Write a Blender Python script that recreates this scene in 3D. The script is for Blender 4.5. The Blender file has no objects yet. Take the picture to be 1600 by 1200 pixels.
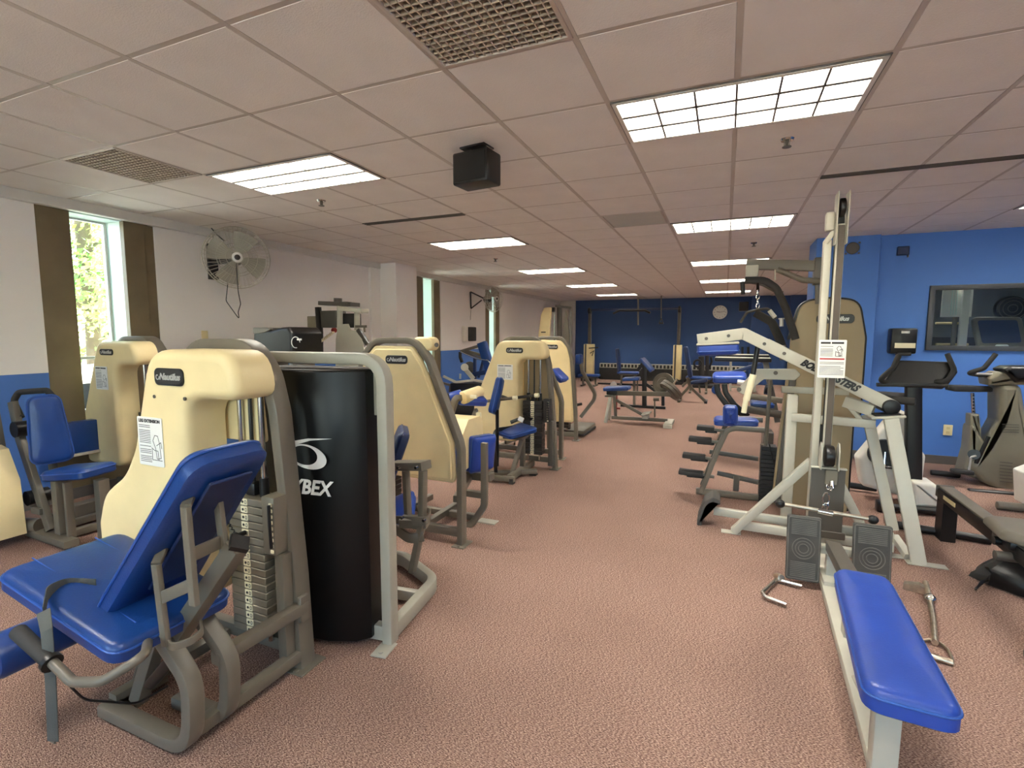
import bpy, bmesh, math, random
from mathutils import Vector, Matrix, Euler
random.seed(7)
PI = math.pi
SC = bpy.context.scene
COL = SC.collection

# ------------------------------------------------------------------ camera, sky, sun, exposure
F_PX, YAW, PITCH, ROLL, CAM_H = 782.75, 0.401, 0.0985, 0.0024, 1.52
_cy, _sy, _cp, _sp = math.cos(YAW), math.sin(YAW), math.cos(PITCH), math.sin(PITCH)
FW = Vector((-_sy*_cp, _cy*_cp, -_sp))
_r0 = Vector((_cy, _sy, 0)); _u0 = _r0.cross(FW)
RT = _r0*math.cos(ROLL) + _u0*math.sin(ROLL)
UP = _u0*math.cos(ROLL) - _r0*math.sin(ROLL)
cam_data = bpy.data.cameras.new('camera')
cam_data.sensor_width = 36.0
cam_data.lens = F_PX/1600*36
cam_data.clip_start = 0.05
cam = bpy.data.objects.new('camera', cam_data)
COL.objects.link(cam)
cam.matrix_world = Matrix(((RT.x, UP.x, -FW.x, 0), (RT.y, UP.y, -FW.y, 0), (RT.z, UP.z, -FW.z, CAM_H), (0, 0, 0, 1)))
SC.camera = cam

world = bpy.data.worlds.new('sky')
SC.world = world
world.use_nodes = True
wn = world.node_tree
sky = wn.nodes.new('ShaderNodeTexSky')
sky.sky_type = 'NISHITA'
sky.sun_disc = False
sky.sun_elevation = math.radians(52)
sky.sun_rotation = math.radians(250)
wn.links.new(sky.outputs[0], wn.nodes['Background'].inputs[0])
wn.nodes['Background'].inputs[1].default_value = 0.75
sun = bpy.data.lights.new('sun', 'SUN')
sun.energy = 26.0
sun.angle = 0.01
sun.color = (1.0, 0.95, 0.85)
sun_o = bpy.data.objects.new('sun', sun)
sun_o.rotation_euler = (math.radians(40), 0, math.radians(200))
COL.objects.link(sun_o)
LAMP = 15.0                      # strength of the fluorescent panels
SC.view_settings.view_transform = 'Standard'
SC.view_settings.look = 'None'
SC.view_settings.gamma = 1.0
SC.view_settings.use_curve_mapping = False
SC.view_settings.exposure = 1.58
SC.cycles.max_bounces = 8
SC.cycles.diffuse_bounces = 5
SC.cycles.use_denoising = True
SC.cycles.sample_clamp_indirect = 6.0

# ------------------------------------------------------------------ points from the survey of the room
def _ray(x, y): return FW + RT*((x-800)/F_PX) - UP*((y-600)/F_PX)
def pz(x, y, z=0.0):
    d = _ray(x, y); t = (z-CAM_H)/d.z
    return Vector((d.x*t, d.y*t, z))
def py(x, y, Y):
    d = _ray(x, y); t = Y/d.y
    return Vector((d.x*t, Y, CAM_H+d.z*t))
def pxx(x, y, X):
    d = _ray(x, y); t = X/d.x
    return Vector((X, d.y*t, CAM_H+d.z*t))
V = Vector

# ------------------------------------------------------------------ materials
def lin(c): return tuple((v/255/12.92 if v/255 <= .04045 else ((v/255+.055)/1.055)**2.4) for v in c)
def mat(name, rgb, rough=.5, metal=0.0, var=.08, vscale=6, bump=0.0, bscale=80, spec=.5, emit=None, rvar=0.0):
    m = bpy.data.materials.new(name); m.use_nodes = True
    nt = m.node_tree; b = nt.nodes['Principled BSDF']
    col = lin(rgb)
    tc = nt.nodes.new('ShaderNodeTexCoord')
    if var:
        n = nt.nodes.new('ShaderNodeTexNoise'); n.inputs['Scale'].default_value = vscale; n.inputs['Detail'].default_value = 5
        nt.links.new(tc.outputs['Object'], n.inputs['Vector'])
        r = nt.nodes.new('ShaderNodeValToRGB')
        r.color_ramp.elements[0].position = .3; r.color_ramp.elements[1].position = .7
        r.color_ramp.elements[0].color = (*[c*(1-var) for c in col], 1)
        r.color_ramp.elements[1].color = (*[min(1, c*(1+var)) for c in col], 1)
        nt.links.new(n.outputs['Fac'], r.inputs[0]); nt.links.new(r.outputs[0], b.inputs['Base Color'])
    else:
        b.inputs['Base Color'].default_value = (*col, 1)
    b.inputs['Roughness'].default_value = rough
    b.inputs['Metallic'].default_value = metal
    b.inputs['Specular IOR Level'].default_value = spec
    if rvar:
        n3 = nt.nodes.new('ShaderNodeTexNoise'); n3.inputs['Scale'].default_value = 9; n3.inputs['Detail'].default_value = 6
        nt.links.new(tc.outputs['Object'], n3.inputs['Vector'])
        mr = nt.nodes.new('ShaderNodeMapRange'); mr.inputs[3].default_value = rough-rvar; mr.inputs[4].default_value = rough+rvar
        nt.links.new(n3.outputs['Fac'], mr.inputs[0]); nt.links.new(mr.outputs[0], b.inputs['Roughness'])
    if bump:
        n2 = nt.nodes.new('ShaderNodeTexNoise'); n2.inputs['Scale'].default_value = bscale; n2.inputs['Detail'].default_value = 3
        nt.links.new(tc.outputs['Object'], n2.inputs['Vector'])
        bp = nt.nodes.new('ShaderNodeBump'); bp.inputs['Strength'].default_value = bump; bp.inputs['Distance'].default_value = .004
        nt.links.new(n2.outputs['Fac'], bp.inputs['Height']); nt.links.new(bp.outputs[0], b.inputs['Normal'])
    if emit:
        b.inputs['Emission Color'].default_value = (*emit[0], 1); b.inputs['Emission Strength'].default_value = emit[1]
    return m

def wall_paint(name, upper, lower, zsplit):
    m = bpy.data.materials.new(name); m.use_nodes = True
    nt = m.node_tree; b = nt.nodes['Principled BSDF']; b.inputs['Roughness'].default_value = .6
    g = nt.nodes.new('ShaderNodeNewGeometry'); s = nt.nodes.new('ShaderNodeSeparateXYZ')
    nt.links.new(g.outputs['Position'], s.inputs[0])
    gt = nt.nodes.new('ShaderNodeMath'); gt.operation = 'GREATER_THAN'; gt.inputs[1].default_value = zsplit
    nt.links.new(s.outputs['Z'], gt.inputs[0])
    n = nt.nodes.new('ShaderNodeTexNoise'); n.inputs['Scale'].default_value = 1.3; n.inputs['Detail'].default_value = 4
    nt.links.new(g.outputs['Position'], n.inputs['Vector'])
    mx = nt.nodes.new('ShaderNodeMix'); mx.data_type = 'RGBA'
    mx.inputs[6].default_value = (*lin(lower), 1); mx.inputs[7].default_value = (*lin(upper), 1)
    nt.links.new(gt.outputs[0], mx.inputs[0])
    mu = nt.nodes.new('ShaderNodeMix'); mu.data_type = 'RGBA'; mu.blend_type = 'MULTIPLY'; mu.inputs[0].default_value = .10
    nt.links.new(mx.outputs[2], mu.inputs[6]); nt.links.new(n.outputs['Fac'], mu.inputs[7])
    nt.links.new(mu.outputs[2], b.inputs['Base Color'])
    n2 = nt.nodes.new('ShaderNodeTexNoise'); n2.inputs['Scale'].default_value = 140
    nt.links.new(g.outputs['Position'], n2.inputs['Vector'])
    bp = nt.nodes.new('ShaderNodeBump'); bp.inputs['Strength'].default_value = .12; bp.inputs['Distance'].default_value = .003
    nt.links.new(n2.outputs['Fac'], bp.inputs['Height']); nt.links.new(bp.outputs[0], b.inputs['Normal'])
    return m

def carpet_mat():
    m = bpy.data.materials.new('carpet'); m.use_nodes = True
    nt = m.node_tree; b = nt.nodes['Principled BSDF']; b.inputs['Roughness'].default_value = .95; b.inputs['Specular IOR Level'].default_value = .1
    g = nt.nodes.new('ShaderNodeNewGeometry')
    mp = nt.nodes.new('ShaderNodeMapping'); mp.inputs['Scale'].default_value = (1.0, 2.6, 1.0); mp.inputs['Rotation'].default_value = (0, 0, .5)
    nt.links.new(g.outputs['Position'], mp.inputs[0])
    v = nt.nodes.new('ShaderNodeTexVoronoi'); v.inputs['Scale'].default_value = 95
    nt.links.new(mp.outputs[0], v.inputs['Vector'])
    n = nt.nodes.new('ShaderNodeTexNoise'); n.inputs['Scale'].default_value = 120; n.inputs['Detail'].default_value = 4
    nt.links.new(mp.outputs[0], n.inputs['Vector'])
    r = nt.nodes.new('ShaderNodeValToRGB'); cr = r.color_ramp
    cr.elements[0].position = .34; cr.elements[0].color = (*lin((80, 56, 49)), 1)
    cr.elements[1].position = .66; cr.elements[1].color = (*lin((212, 181, 162)), 1)
    e = cr.elements.new(.5); e.color = (*lin((153, 121, 108)), 1)
    nt.links.new(n.outputs['Fac'], r.inputs[0])
    big = nt.nodes.new('ShaderNodeTexNoise'); big.inputs['Scale'].default_value = .9; big.inputs['Detail'].default_value = 5
    nt.links.new(g.outputs['Position'], big.inputs['Vector'])
    br = nt.nodes.new('ShaderNodeValToRGB'); br.color_ramp.elements[0].position = .3; br.color_ramp.elements[0].color = (.86, .85, .84, 1)
    br.color_ramp.elements[1].position = .6; br.color_ramp.elements[1].color = (1, 1, 1, 1)
    nt.links.new(big.outputs['Fac'], br.inputs[0])
    mu = nt.nodes.new('ShaderNodeMix'); mu.data_type = 'RGBA'; mu.blend_type = 'MULTIPLY'; mu.inputs[0].default_value = 1
    nt.links.new(r.outputs[0], mu.inputs[6]); nt.links.new(br.outputs[0], mu.inputs[7])
    vr = nt.nodes.new('ShaderNodeMapRange'); vr.inputs[1].default_value = 0; vr.inputs[2].default_value = .6; vr.inputs[3].default_value = 1.08; vr.inputs[4].default_value = .8
    nt.links.new(v.outputs['Distance'], vr.inputs[0])
    mv = nt.nodes.new('ShaderNodeMix'); mv.data_type = 'RGBA'; mv.blend_type = 'MULTIPLY'; mv.inputs[0].default_value = 1
    nt.links.new(mu.outputs[2], mv.inputs[6]); nt.links.new(vr.outputs[0], mv.inputs[7])
    nt.links.new(mv.outputs[2], b.inputs['Base Color'])
    bp = nt.nodes.new('ShaderNodeBump'); bp.inputs['Strength'].default_value = .7; bp.inputs['Distance'].default_value = .006
    nt.links.new(n.outputs['Fac'], bp.inputs['Height']); nt.links.new(bp.outputs[0], b.inputs['Normal'])
    return m

M = dict(
    tile=mat('ceiling_tile_fibre', (228, 223, 216), .9, var=.04, vscale=3, bump=.35, bscale=160, spec=.1),
    tee=mat('ceiling_tee', (188, 178, 166), .5, var=.03),
    slab=mat('ceiling_void', (60, 55, 50), .9),
    carpet=carpet_mat(),
    wall_l=wall_paint('left_wall_paint', (242, 239, 235), (72, 116, 188), 1.175),
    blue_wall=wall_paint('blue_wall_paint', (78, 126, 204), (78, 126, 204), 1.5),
    far_wall_dim=wall_paint('blue_wall_paint_dimmed', (46, 78, 130), (46, 78, 130), 1.5),  # same blue paint, darkened: the dim far end is put into the colour
    white_wall=wall_paint('white_wall_paint', (205, 200, 192), (205, 200, 192), .5),
    trim=mat('white_trim', (214, 212, 206), .5, var=.03),
    brown=mat('olive_panel', (116, 103, 76), .6, var=.12, vscale=4, bump=.1),
    jamb=mat('pale_jamb', (214, 232, 226), .5, var=.03),
    base=mat('grey_baseboard', (92, 88, 84), .6),
    gray=mat('warm_grey_powder_coat', (106, 99, 86), .42, .0, var=.06, bump=.06, bscale=300),
    dgray=mat('dark_grey_powder_coat', (84, 79, 71), .42, .0, var=.06, bump=.06, bscale=300),
    lgray=mat('pale_grey_powder_coat', (184, 180, 164), .4, .0, var=.05, bump=.05, bscale=300),
    pgray=mat('light_grey_powder_coat', (156, 152, 138), .4, .0, var=.05, bump=.05, bscale=300),
    cream=mat('cream_moulded_plastic', (236, 215, 163), .48, var=.05, vscale=5, bump=.12, bscale=240),
    tan=mat('tan_plastic_panel', (150, 132, 100), .5, var=.06, vscale=3, bump=.12, bscale=220),
    beige=mat('beige_gym_panel', (220, 200, 148), .5, var=.05),
    blue=mat('blue_vinyl', (20, 57, 120), .34, var=.08, vscale=7, bump=.15, bscale=150, rvar=.08),
    blue2=mat('bright_blue_vinyl', (34, 66, 152), .36, var=.07, vscale=5, bump=.12, bscale=140, rvar=.08),
    dblue=mat('navy_vinyl', (24, 42, 84), .4, var=.08, bump=.12, bscale=150),
    piping=mat('blue_piping', (44, 82, 158), .3, var=.04),
    black=mat('black_plastic', (17, 16, 16), .38, var=.1, bump=.05),
    rubber=mat('black_rubber', (46, 44, 42), .75, var=.12, bump=.2, bscale=120),
    grille=mat('aged_grille', (186, 173, 154), .6, var=.04),
    ridge=mat('rubber_ridge_highlight', (104, 100, 92), .6, var=.2, vscale=14),  # coloured lighter than the tread to paint the highlight on the ridges
    foot=mat('worn_rubber_tread', (74, 71, 66), .7, var=.16, vscale=9, bump=.2, bscale=120),
    shroud=mat('black_shroud', (10, 9, 9), .38, var=.1, spec=.3),
    shroud_red=mat('dark_red_shroud_edge', (40, 18, 20), .25, var=.1),
    chrome=mat('chrome', (205, 203, 198), .16, 1.0, var=.04),
    worn=mat('worn_chrome', (196, 184, 166), .34, 1.0, var=.2, vscale=30, bump=.25, bscale=90),
    steel=mat('weight_plate_steel', (128, 120, 104), .42, .35, var=.08, bump=.05),
    dsteel=mat('dark_weight_plate', (58, 55, 52), .45, .3, var=.1),
    bsteel=mat('black_weight_plate', (30, 29, 29), .5, .2, var=.1),
    label=mat('label_ivory', (236, 226, 190), .6, var=.03),
    ink=mat('printed_ink', (48, 44, 42), .7, var=0),
    red_ink=mat('printed_red', (190, 40, 40), .6, var=0),
    paper=mat('white_placard', (238, 236, 230), .5, var=.02),
    silver=mat('silver_print', (200, 198, 190), .35, .3, var=.02),
    white=mat('white_plastic', (228, 224, 212), .4, var=.04),
    strap=mat('grey_webbing', (78, 80, 76), .8, var=.1, bump=.3, bscale=200),
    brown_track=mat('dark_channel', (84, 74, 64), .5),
    olive=mat('grey_green_plastic', (128, 122, 104), .45, var=.05, bump=.1, bscale=240),
    outlet=mat('ivory_outlet', (236, 220, 170), .4, var=.02),
    lampw=mat('troffer_white', (214, 212, 204), .45, var=0),
    glow=mat('fluorescent_glow', (255, 255, 255), .5, var=0, emit=((1.0, .97, .905), LAMP)),
    red=mat('red_paint', (150, 40, 34), .5),
    clock=mat('clock_face', (214, 214, 208), .4, var=0),
    wood=mat('pale_wood', (206, 176, 120), .5, var=.1),
    leafa=mat('leaf_bright', (176, 206, 96), .6, var=.3, vscale=3),
    leafb=mat('leaf_dark', (110, 150, 62), .6, var=.3, vscale=3),
    bark=mat('bark', (96, 80, 62), .9, var=.2, bump=.5, bscale=30),
    ground=mat('pale_ground', (200, 196, 186), .9, var=.1),
    frame=mat('dark_window_frame', (62, 66, 72), .4, var=.05),
    dark_in=mat('dark_room_paint', (92, 100, 108), .7),
)
def glass_mat():
    m = bpy.data.materials.new('window_glass'); m.use_nodes = True
    nt = m.node_tree; nt.nodes.remove(nt.nodes['Principled BSDF'])
    t = nt.nodes.new('ShaderNodeBsdfTransparent'); t.inputs[0].default_value = (.94, .98, .97, 1)
    g = nt.nodes.new('ShaderNodeBsdfGlossy'); g.inputs['Roughness'].default_value = .02
    fr = nt.nodes.new('ShaderNodeFresnel'); fr.inputs[0].default_value = 1.45
    mx = nt.nodes.new('ShaderNodeMixShader')
    nt.links.new(fr.outputs[0], mx.inputs[0]); nt.links.new(t.outputs[0], mx.inputs[1]); nt.links.new(g.outputs[0], mx.inputs[2])
    nt.links.new(mx.outputs[0], nt.nodes['Material Output'].inputs[0])
    return m
M['glass'] = glass_mat()

# ------------------------------------------------------------------ things, parts, mesh builder
INV = {}
def root_of(o):
    while o.parent: o = o.parent
    return o
def thing(name, label, cat, loc=(0, 0, 0), rz=0.0, group=None):
    o = bpy.data.objects.new(name, None); COL.objects.link(o)
    o.location = loc; o.rotation_euler = (0, 0, rz); o.empty_display_size = .1
    o['label'] = label; o['category'] = cat
    if group: o['group'] = group
    INV[o.name] = (Matrix.Translation(V(loc)) @ Matrix.Rotation(rz, 4, 'Z')).inverted()
    return o
def link(name, me, m, parent=None, label=None):
    o = bpy.data.objects.new(name, me); COL.objects.link(o)
    if m is not None:
        me.materials.clear(); me.materials.append(m)
    if parent is not None: o.parent = parent
    if label: o['label'] = label
    return o
def tag(o, label, cat, group=None):
    o['label'] = label; o['category'] = cat
    if group: o['group'] = group
    return o
def dup(root, loc=None, rz=None, label=None, group=None):
    r = root.copy(); COL.objects.link(r)
    if loc is not None: r.location = loc
    if rz is not None: r.rotation_euler = (0, 0, rz)
    if label: r['label'] = label
    if group: r['group'] = group
    for ch in list(root.children):
        c = ch.copy(); COL.objects.link(c); c.parent = r
        for g in list(ch.children):
            d = g.copy(); COL.objects.link(d); d.parent = c
    return r

def frame(origin, x, up):
    """matrix whose X axis runs along x, whose Y axis is close to up, at origin"""
    x = V(x).normalized(); up = V(up)
    z = x.cross(up).normalized(); y = z.cross(x)
    return Matrix(((x.x, y.x, z.x, origin[0]), (x.y, y.y, z.y, origin[1]), (x.z, y.z, z.z, origin[2]), (0, 0, 0, 1)))

def fillet(pts, rad, seg=5, closed=False):
    """rounds the corners of a polyline; rad is one radius or one per point"""
    n = len(pts); out = []
    for i, p in enumerate(pts):
        p = V(p); r = rad[i] if isinstance(rad, (list, tuple)) else rad
        if (not closed and i in (0, n-1)) or r <= 0:
            out.append(p); continue
        a = V(pts[i-1]); c = V(pts[(i+1) % n])
        d0 = (a-p); d1 = (c-p); l0 = d0.length; l1 = d1.length
        if l0 < 1e-6 or l1 < 1e-6: out.append(p); continue
        d0 /= l0; d1 /= l1
        ang = d0.angle(d1) if d0.length and d1.length else PI
        if ang > PI-.02: out.append(p); continue
        t = min(r/math.tan(ang/2), l0*.49, l1*.49)
        s = p+d0*t; e = p+d1*t
        for k in range(seg+1):
            f = k/seg
            out.append(s*(1-f)**2 + p*(2*f*(1-f)) + e*f*f)
    return out

def rrect(w, h, r, seg=5):
    """rounded rectangle centred on 0"""
    r = min(r, w*.499, h*.499)
    out = []
    for cx, cy, a in ((w/2-r, h/2-r, 0), (-w/2+r, h/2-r, 90), (-w/2+r, -h/2+r, 180), (w/2-r, -h/2+r, 270)):
        for k in range(seg+1):
            t = math.radians(a+90*k/seg)
            out.append((cx+r*math.cos(t), cy+r*math.sin(t)))
    return out
def rpoly(pts, r, seg=5):
    return [(p.x, p.y) for p in fillet([V((a, b, 0)) for a, b in pts], r, seg, True)]
def area2(poly): return sum(poly[i-1][0]*poly[i][1]-poly[i][0]*poly[i-1][1] for i in range(len(poly)))/2
def inset(poly, d):
    """moves a CCW outline inwards by d"""
    n = len(poly); out = []
    for i in range(n):
        a, p, c = V(poly[i-1]), V(poly[i]), V(poly[(i+1) % n])
        e0 = (p-a); e1 = (c-p)
        if e0.length < 1e-7: e0 = e1
        if e1.length < 1e-7: e1 = e0
        n0 = V((-e0.y, e0.x)).normalized(); n1 = V((-e1.y, e1.x)).normalized()
        nn = n0+n1
        if nn.length < 1e-6: nn = n0
        nn.normalize()
        k = max(.35, nn.dot(n0))
        q = p+nn*(d/k); out.append((q.x, q.y))
    return out

class MB:
    def __init__(self): self.v = []; self.f = []
    def add(self, vs, fs):
        o = len(self.v); self.v += [V(p) for p in vs]; self.f += [tuple(i+o for i in f) for f in fs]; return self
    def box(self, c, s, r=None, bev=.004):
        hx, hy, hz = s[0]/2, s[1]/2, s[2]/2
        bm = bmesh.new(); bmesh.ops.create_cube(bm, size=1)
        for w in bm.verts: w.co = V((w.co.x*s[0], w.co.y*s[1], w.co.z*s[2]))
        b = min(bev, hx*.6, hy*.6, hz*.6)
        if b > 1e-4: bmesh.ops.bevel(bm, geom=bm.edges[:], offset=b, segments=2 if b > .006 else 1, profile=.5, affect='EDGES')
        m = Matrix.Translation(V(c))
        if r is not None: m = m @ (r.to_4x4() if isinstance(r, Matrix) else Euler(r).to_matrix().to_4x4())
        bm.verts.ensure_lookup_table()
        vs = [m @ w.co for w in bm.verts]; fs = [[w.index for w in f.verts] for f in bm.faces]
        bm.free(); return self.add(vs, fs)
    def sweep(self, pts, prof, up=(0, 0, 1), closed=False, caps=True):
        pts = [V(p) for p in pts]
        q = [pts[0]]
        for p in pts[1:]:
            if (p-q[-1]).length > 1e-5: q.append(p)
        pts = q; n = len(pts); k = len(prof); rings = []
        up = V(up)
        for i, p in enumerate(pts):
            if closed: d = (pts[(i+1) % n]-p).normalized()+(p-pts[i-1]).normalized()
            elif i == 0: d = pts[1]-p
            elif i == n-1: d = p-pts[-2]
            else: d = (pts[i+1]-p).normalized()+(p-pts[i-1]).normalized()
            d.normalize()
            s = d.cross(up)
            if s.length < 1e-4: s = d.cross(V((1, 0, 0)) if abs(d.x) < .9 else V((0, 1, 0)))
            s.normalize(); u = s.cross(d).normalized()
            up = u if self._pt else up
            sc = 1.0
            if (0 < i < n-1) or closed:
                d0 = (p-pts[i-1]).normalized(); c = max(.5, d0.dot(d)); sc = 1/c
                bend = (d0-(pts[(i+1) % n]-p).normalized())
                if bend.length > 1e-4:
                    bend.normalize(); 
                    rings.append([p+self._str(s*a+u*b, bend, sc) for a, b in prof]); continue
            rings.append([p+s*a+u*b for a, b in prof])
        vs = [x for r in rings for x in r]; fs = []
        m = n if closed else n-1
        for i in range(m):
            j = (i+1) % n
            for a in range(k):
                b = (a+1) % k
                fs.append((i*k+a, i*k+b, j*k+b, j*k+a))
        if caps and not closed:
            fs.append(tuple(range(k))[::-1]); fs.append(tuple((n-1)*k+a for a in range(k)))
        return self.add(vs, fs)
    _pt = False
    @staticmethod
    def _str(o, bend, sc):
        c = o.dot(bend); return o + bend*(c*(sc-1))
    def tube(self, pts, r, seg=12, rad=0, closed=False, up=(0, 0, 1)):
        if rad: pts = fillet(pts, rad, 6, closed)
        self._pt = True
        self.sweep(pts, [(r*math.cos(2*PI*i/seg), r*math.sin(2*PI*i/seg)) for i in range(seg)], up, closed)
        self._pt = False; return self
    def bar(self, pts, w, h, up=(0, 0, 1), rad=0, bev=.005, closed=False, seg=6):
        """rectangular tube: w across, h along up"""
        if rad: pts = fillet(pts, rad, seg, closed)
        return self.sweep(pts, rrect(w, h, min(bev, w*.3, h*.3), 2), up, closed)
    def cyl(self, a, b, r0, r1=None, seg=20, bev=0):
        a, b = V(a), V(b); r1 = r0 if r1 is None else r1
        d = (b-a).normalized(); s = d.cross(V((0, 0, 1)) if abs(d.z) < .9 else V((1, 0, 0))).normalized(); u = s.cross(d)
        prof = [(0, r0), (1, r1)]
        L = (b-a).length
        if bev: prof = [(0, r0-bev), (bev*.3/L, r0-bev*.3), (bev/L, r0), (1-bev/L, r1), (1-bev*.3/L, r1-bev*.3), (1, r1-bev)]
        return self.lathe(prof, a, d*L, s, u, seg)
    def lathe(self, prof, o, ax, s=None, u=None, seg=24):
        """prof: (distance along ax in units of |ax|, radius)"""
        o, ax = V(o), V(ax)
        if s is None:
            d = ax.normalized(); s = d.cross(V((0, 0, 1)) if abs(d.z) < .9 else V((1, 0, 0))).normalized(); u = s.cross(d)
        vs = []; fs = []; k = seg
        for t, r in prof:
            for i in range(k):
                a = 2*PI*i/k; vs.append(o+ax*t+s*(r*math.cos(a))+u*(r*math.sin(a)))
        for j in range(len(prof)-1):
            for i in range(k):
                fs.append((j*k+i, j*k+(i+1) % k, (j+1)*k+(i+1) % k, (j+1)*k+i))
        fs.append(tuple(range(k))[::-1]); fs.append(tuple((len(prof)-1)*k+i for i in range(k)))
        return self.add(vs, fs)
    def prism(self, poly, mx, depth, bev=0.0, seg=3, back=0.0):
        """outline in the XY plane of mx, extruded along its Z; front edge rounded by bev, back edge by back"""
        poly = [tuple(p) for p in poly]
        if area2(poly) < 0: poly = poly[::-1]
        loops = []
        sg = 1 if depth > 0 else -1
        D = abs(depth)
        if back:
            for k in range(seg+1):
                a = PI/2*k/seg; loops.append((back*(1-math.sin(a)), back*(1-math.cos(a))))
        else: loops.append((0, 0))
        if bev:
            for k in range(seg+1):
                a = PI/2*k/seg; loops.append((bev*(1-math.cos(a)), D-bev+bev*math.sin(a)))
        else: loops.append((0, D))
        if bev: loops.append((bev+.003, D))
        if back: loops.insert(0, (back+.003, 0))
        n = len(poly); vs = []; fs = []
        for ins, z in loops:
            pl = inset(poly, ins) if ins > 1e-6 else poly
            vs += [mx @ V((x, y, z*sg)) for x, y in pl]
        for j in range(len(loops)-1):
            for i in range(n):
                i2 = (i+1) % n
                fs.append((j*n+i, j*n+i2, (j+1)*n+i2, (j+1)*n+i))
        fs.append(tuple(range(n))[::-1]); fs.append(tuple((len(loops)-1)*n+i for i in range(n)))
        if sg < 0: fs = [f[::-1] for f in fs]
        return self.add(vs, fs)
    def pad(self, poly, mx, t, bev=None):
        """upholstered cushion: rounded edges and a slightly crowned face"""
        poly = [tuple(p) for p in poly]
        if area2(poly) < 0: poly = poly[::-1]
        bev = bev or t*.38
        loops = [(t*.18, 0), (0, t*.14), (0, t*.62)]
        for k in range(1, 5):
            a = PI/2*k/4; loops.append((bev*(1-math.cos(a)), t*.62+(t*.36)*math.sin(a)))
        n = len(poly); vs = []; fs = []
        cx = sum(p[0] for p in poly)/n; cy = sum(p[1] for p in poly)/n
        for ins, z in loops: vs += [mx @ V((x, y, z)) for x, y in (inset(poly, ins) if ins else poly)]
        last = inset(poly, bev)
        for s, dz in ((.94, .002), (.8, .005), (.45, .008)):
            vs += [mx @ V((cx+(x-cx)*s, cy+(y-cy)*s, t*.98+dz*min(1, t/.05))) for x, y in last]
        L = len(loops)+3
        for j in range(L-1):
            for i in range(n):
                i2 = (i+1) % n; fs.append((j*n+i, j*n+i2, (j+1)*n+i2, (j+1)*n+i))
        fs.append(tuple(range(n))[::-1]); fs.append(tuple((L-1)*n+i for i in range(n)))
        return self.add(vs, fs)
    def build(self, name, m, parent=None, label=None, world=True, angle=40):
        me = bpy.data.meshes.new(name)
        vs = self.v
        if parent is not None and world:
            r = root_of(parent)
            if r.name in INV: vs = [INV[r.name] @ p for p in vs]
        me.from_pydata([tuple(p) for p in vs], [], self.f)
        bm = bmesh.new(); bm.from_mesh(me); bmesh.ops.recalc_face_normals(bm, faces=bm.faces[:])
        ng = [f for f in bm.faces if len(f.verts) > 6]
        if ng: bmesh.ops.triangulate(bm, faces=ng, quad_method='BEAUTY', ngon_method='EAR_CLIP')
        bm.to_mesh(me); bm.free()
        me.polygons.foreach_set('use_smooth', [True]*len(me.polygons))
        me.set_sharp_from_angle(angle=math.radians(angle))
        me.update()
        return link(name, me, m, parent, label)

def text(body, size, mx, m, parent, name='lettering', ext=.001, shear=0.0, align='CENTER', offset=0.0, sx=1.0, world=True):
    cu = bpy.data.curves.new('t', 'FONT'); cu.body = body; cu.size = size; cu.extrude = ext; cu.shear = shear
    cu.align_x = align; cu.align_y = 'CENTER'; cu.offset = offset; cu.resolution_u = 3
    ob = bpy.data.objects.new('t', cu)
    me = bpy.data.meshes.new_from_object(ob)
    bpy.data.objects.remove(ob); bpy.data.curves.remove(cu)
    me.name = name
    k = mx @ Matrix.Diagonal((sx, 1, 1, 1))
    if parent is not None and world:
        r = root_of(parent)
        if r.name in INV: k = INV[r.name] @ k
    me.transform(k)
    return link(name, me, m, parent)

def placard(mx, w, h, parent, title=None, red=False, sketch=True, name='instruction_placard'):
    """printed card in the XY plane of mx, face +Z"""
    p = MB().prism(rrect(w, h, .006), mx, .003).build(name, M['paper'], parent)
    fm = mx @ Matrix.Translation((0, 0, .0032))
    if title and title.startswith('-'):
        tb_ = MB()
        for a, l in ((-.26, .36), (.18, .44)): tb_.box(fm @ V((a*w, h*.42, 0)), (l*w, h*.05, .0006), fm.to_3x3(), 0)
        tb_.build('title_bar', M['ink'], p)
    elif title: text(title, h*.085, fm @ Matrix.Translation((0, h*.42, 0)), M['ink'], p, 'title', .0004, offset=.0012, sx=1.05 if len(title) < 16 else .8)
    b = MB(); rnd = random.Random(len(title or 'x'))
    y = h*.33
    while y > -h*.44:
        if red and abs(y) < h*.06: y -= h*.045; continue
        full = (not sketch) or red
        x0 = -w*.44; x1 = (w*.44 if full and y < 0 else w*.02)*(1 if rnd.random() < .7 else .75)
        b.box(((fm @ V(((x0+x1)/2, y, 0)))), (x1-x0, h*.011, .0006), fm.to_3x3(), 0)
        y -= h*(.036 if rnd.random() < .8 else .07)
    b.build('print_lines', M['ink'], p)
    if red: MB().box(fm @ V((0, 0, 0)), (w*.9, h*.035, .0008), fm.to_3x3(), 0).build('red_band', M['red_ink'], p)
    if sketch:
        k = MB(); s = h*(.5 if not red else .26); o = V((w*.24, -h*.12 if not red else h*.2, 0))
        def ln(*q): k.sweep([fm @ (o+V((a*s*.7, c*s, 0))) for a, c in q], [(-h*.006, -.0003), (h*.006, -.0003), (h*.006, .0003), (-h*.006, .0003)], fm.to_3x3() @ V((0, 0, 1)))
        ln((-.3, .3), (-.1, .52), (.15, .5), (.28, .2), (.35, -.4), (.0, -.45), (-.1, .0), (-.3, .3))
        ln((-.45, .0), (-.2, -.1), (.1, -.12), (.15, -.5)); ln((.0, .1), (.4, .25), (.45, .0)); ln((-.4, -.5), (.45, -.5)); ln((-.4, -.05), (-.42, -.5))
        k.build('printed_sketch', M['ink'], p)
    return p
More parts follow.
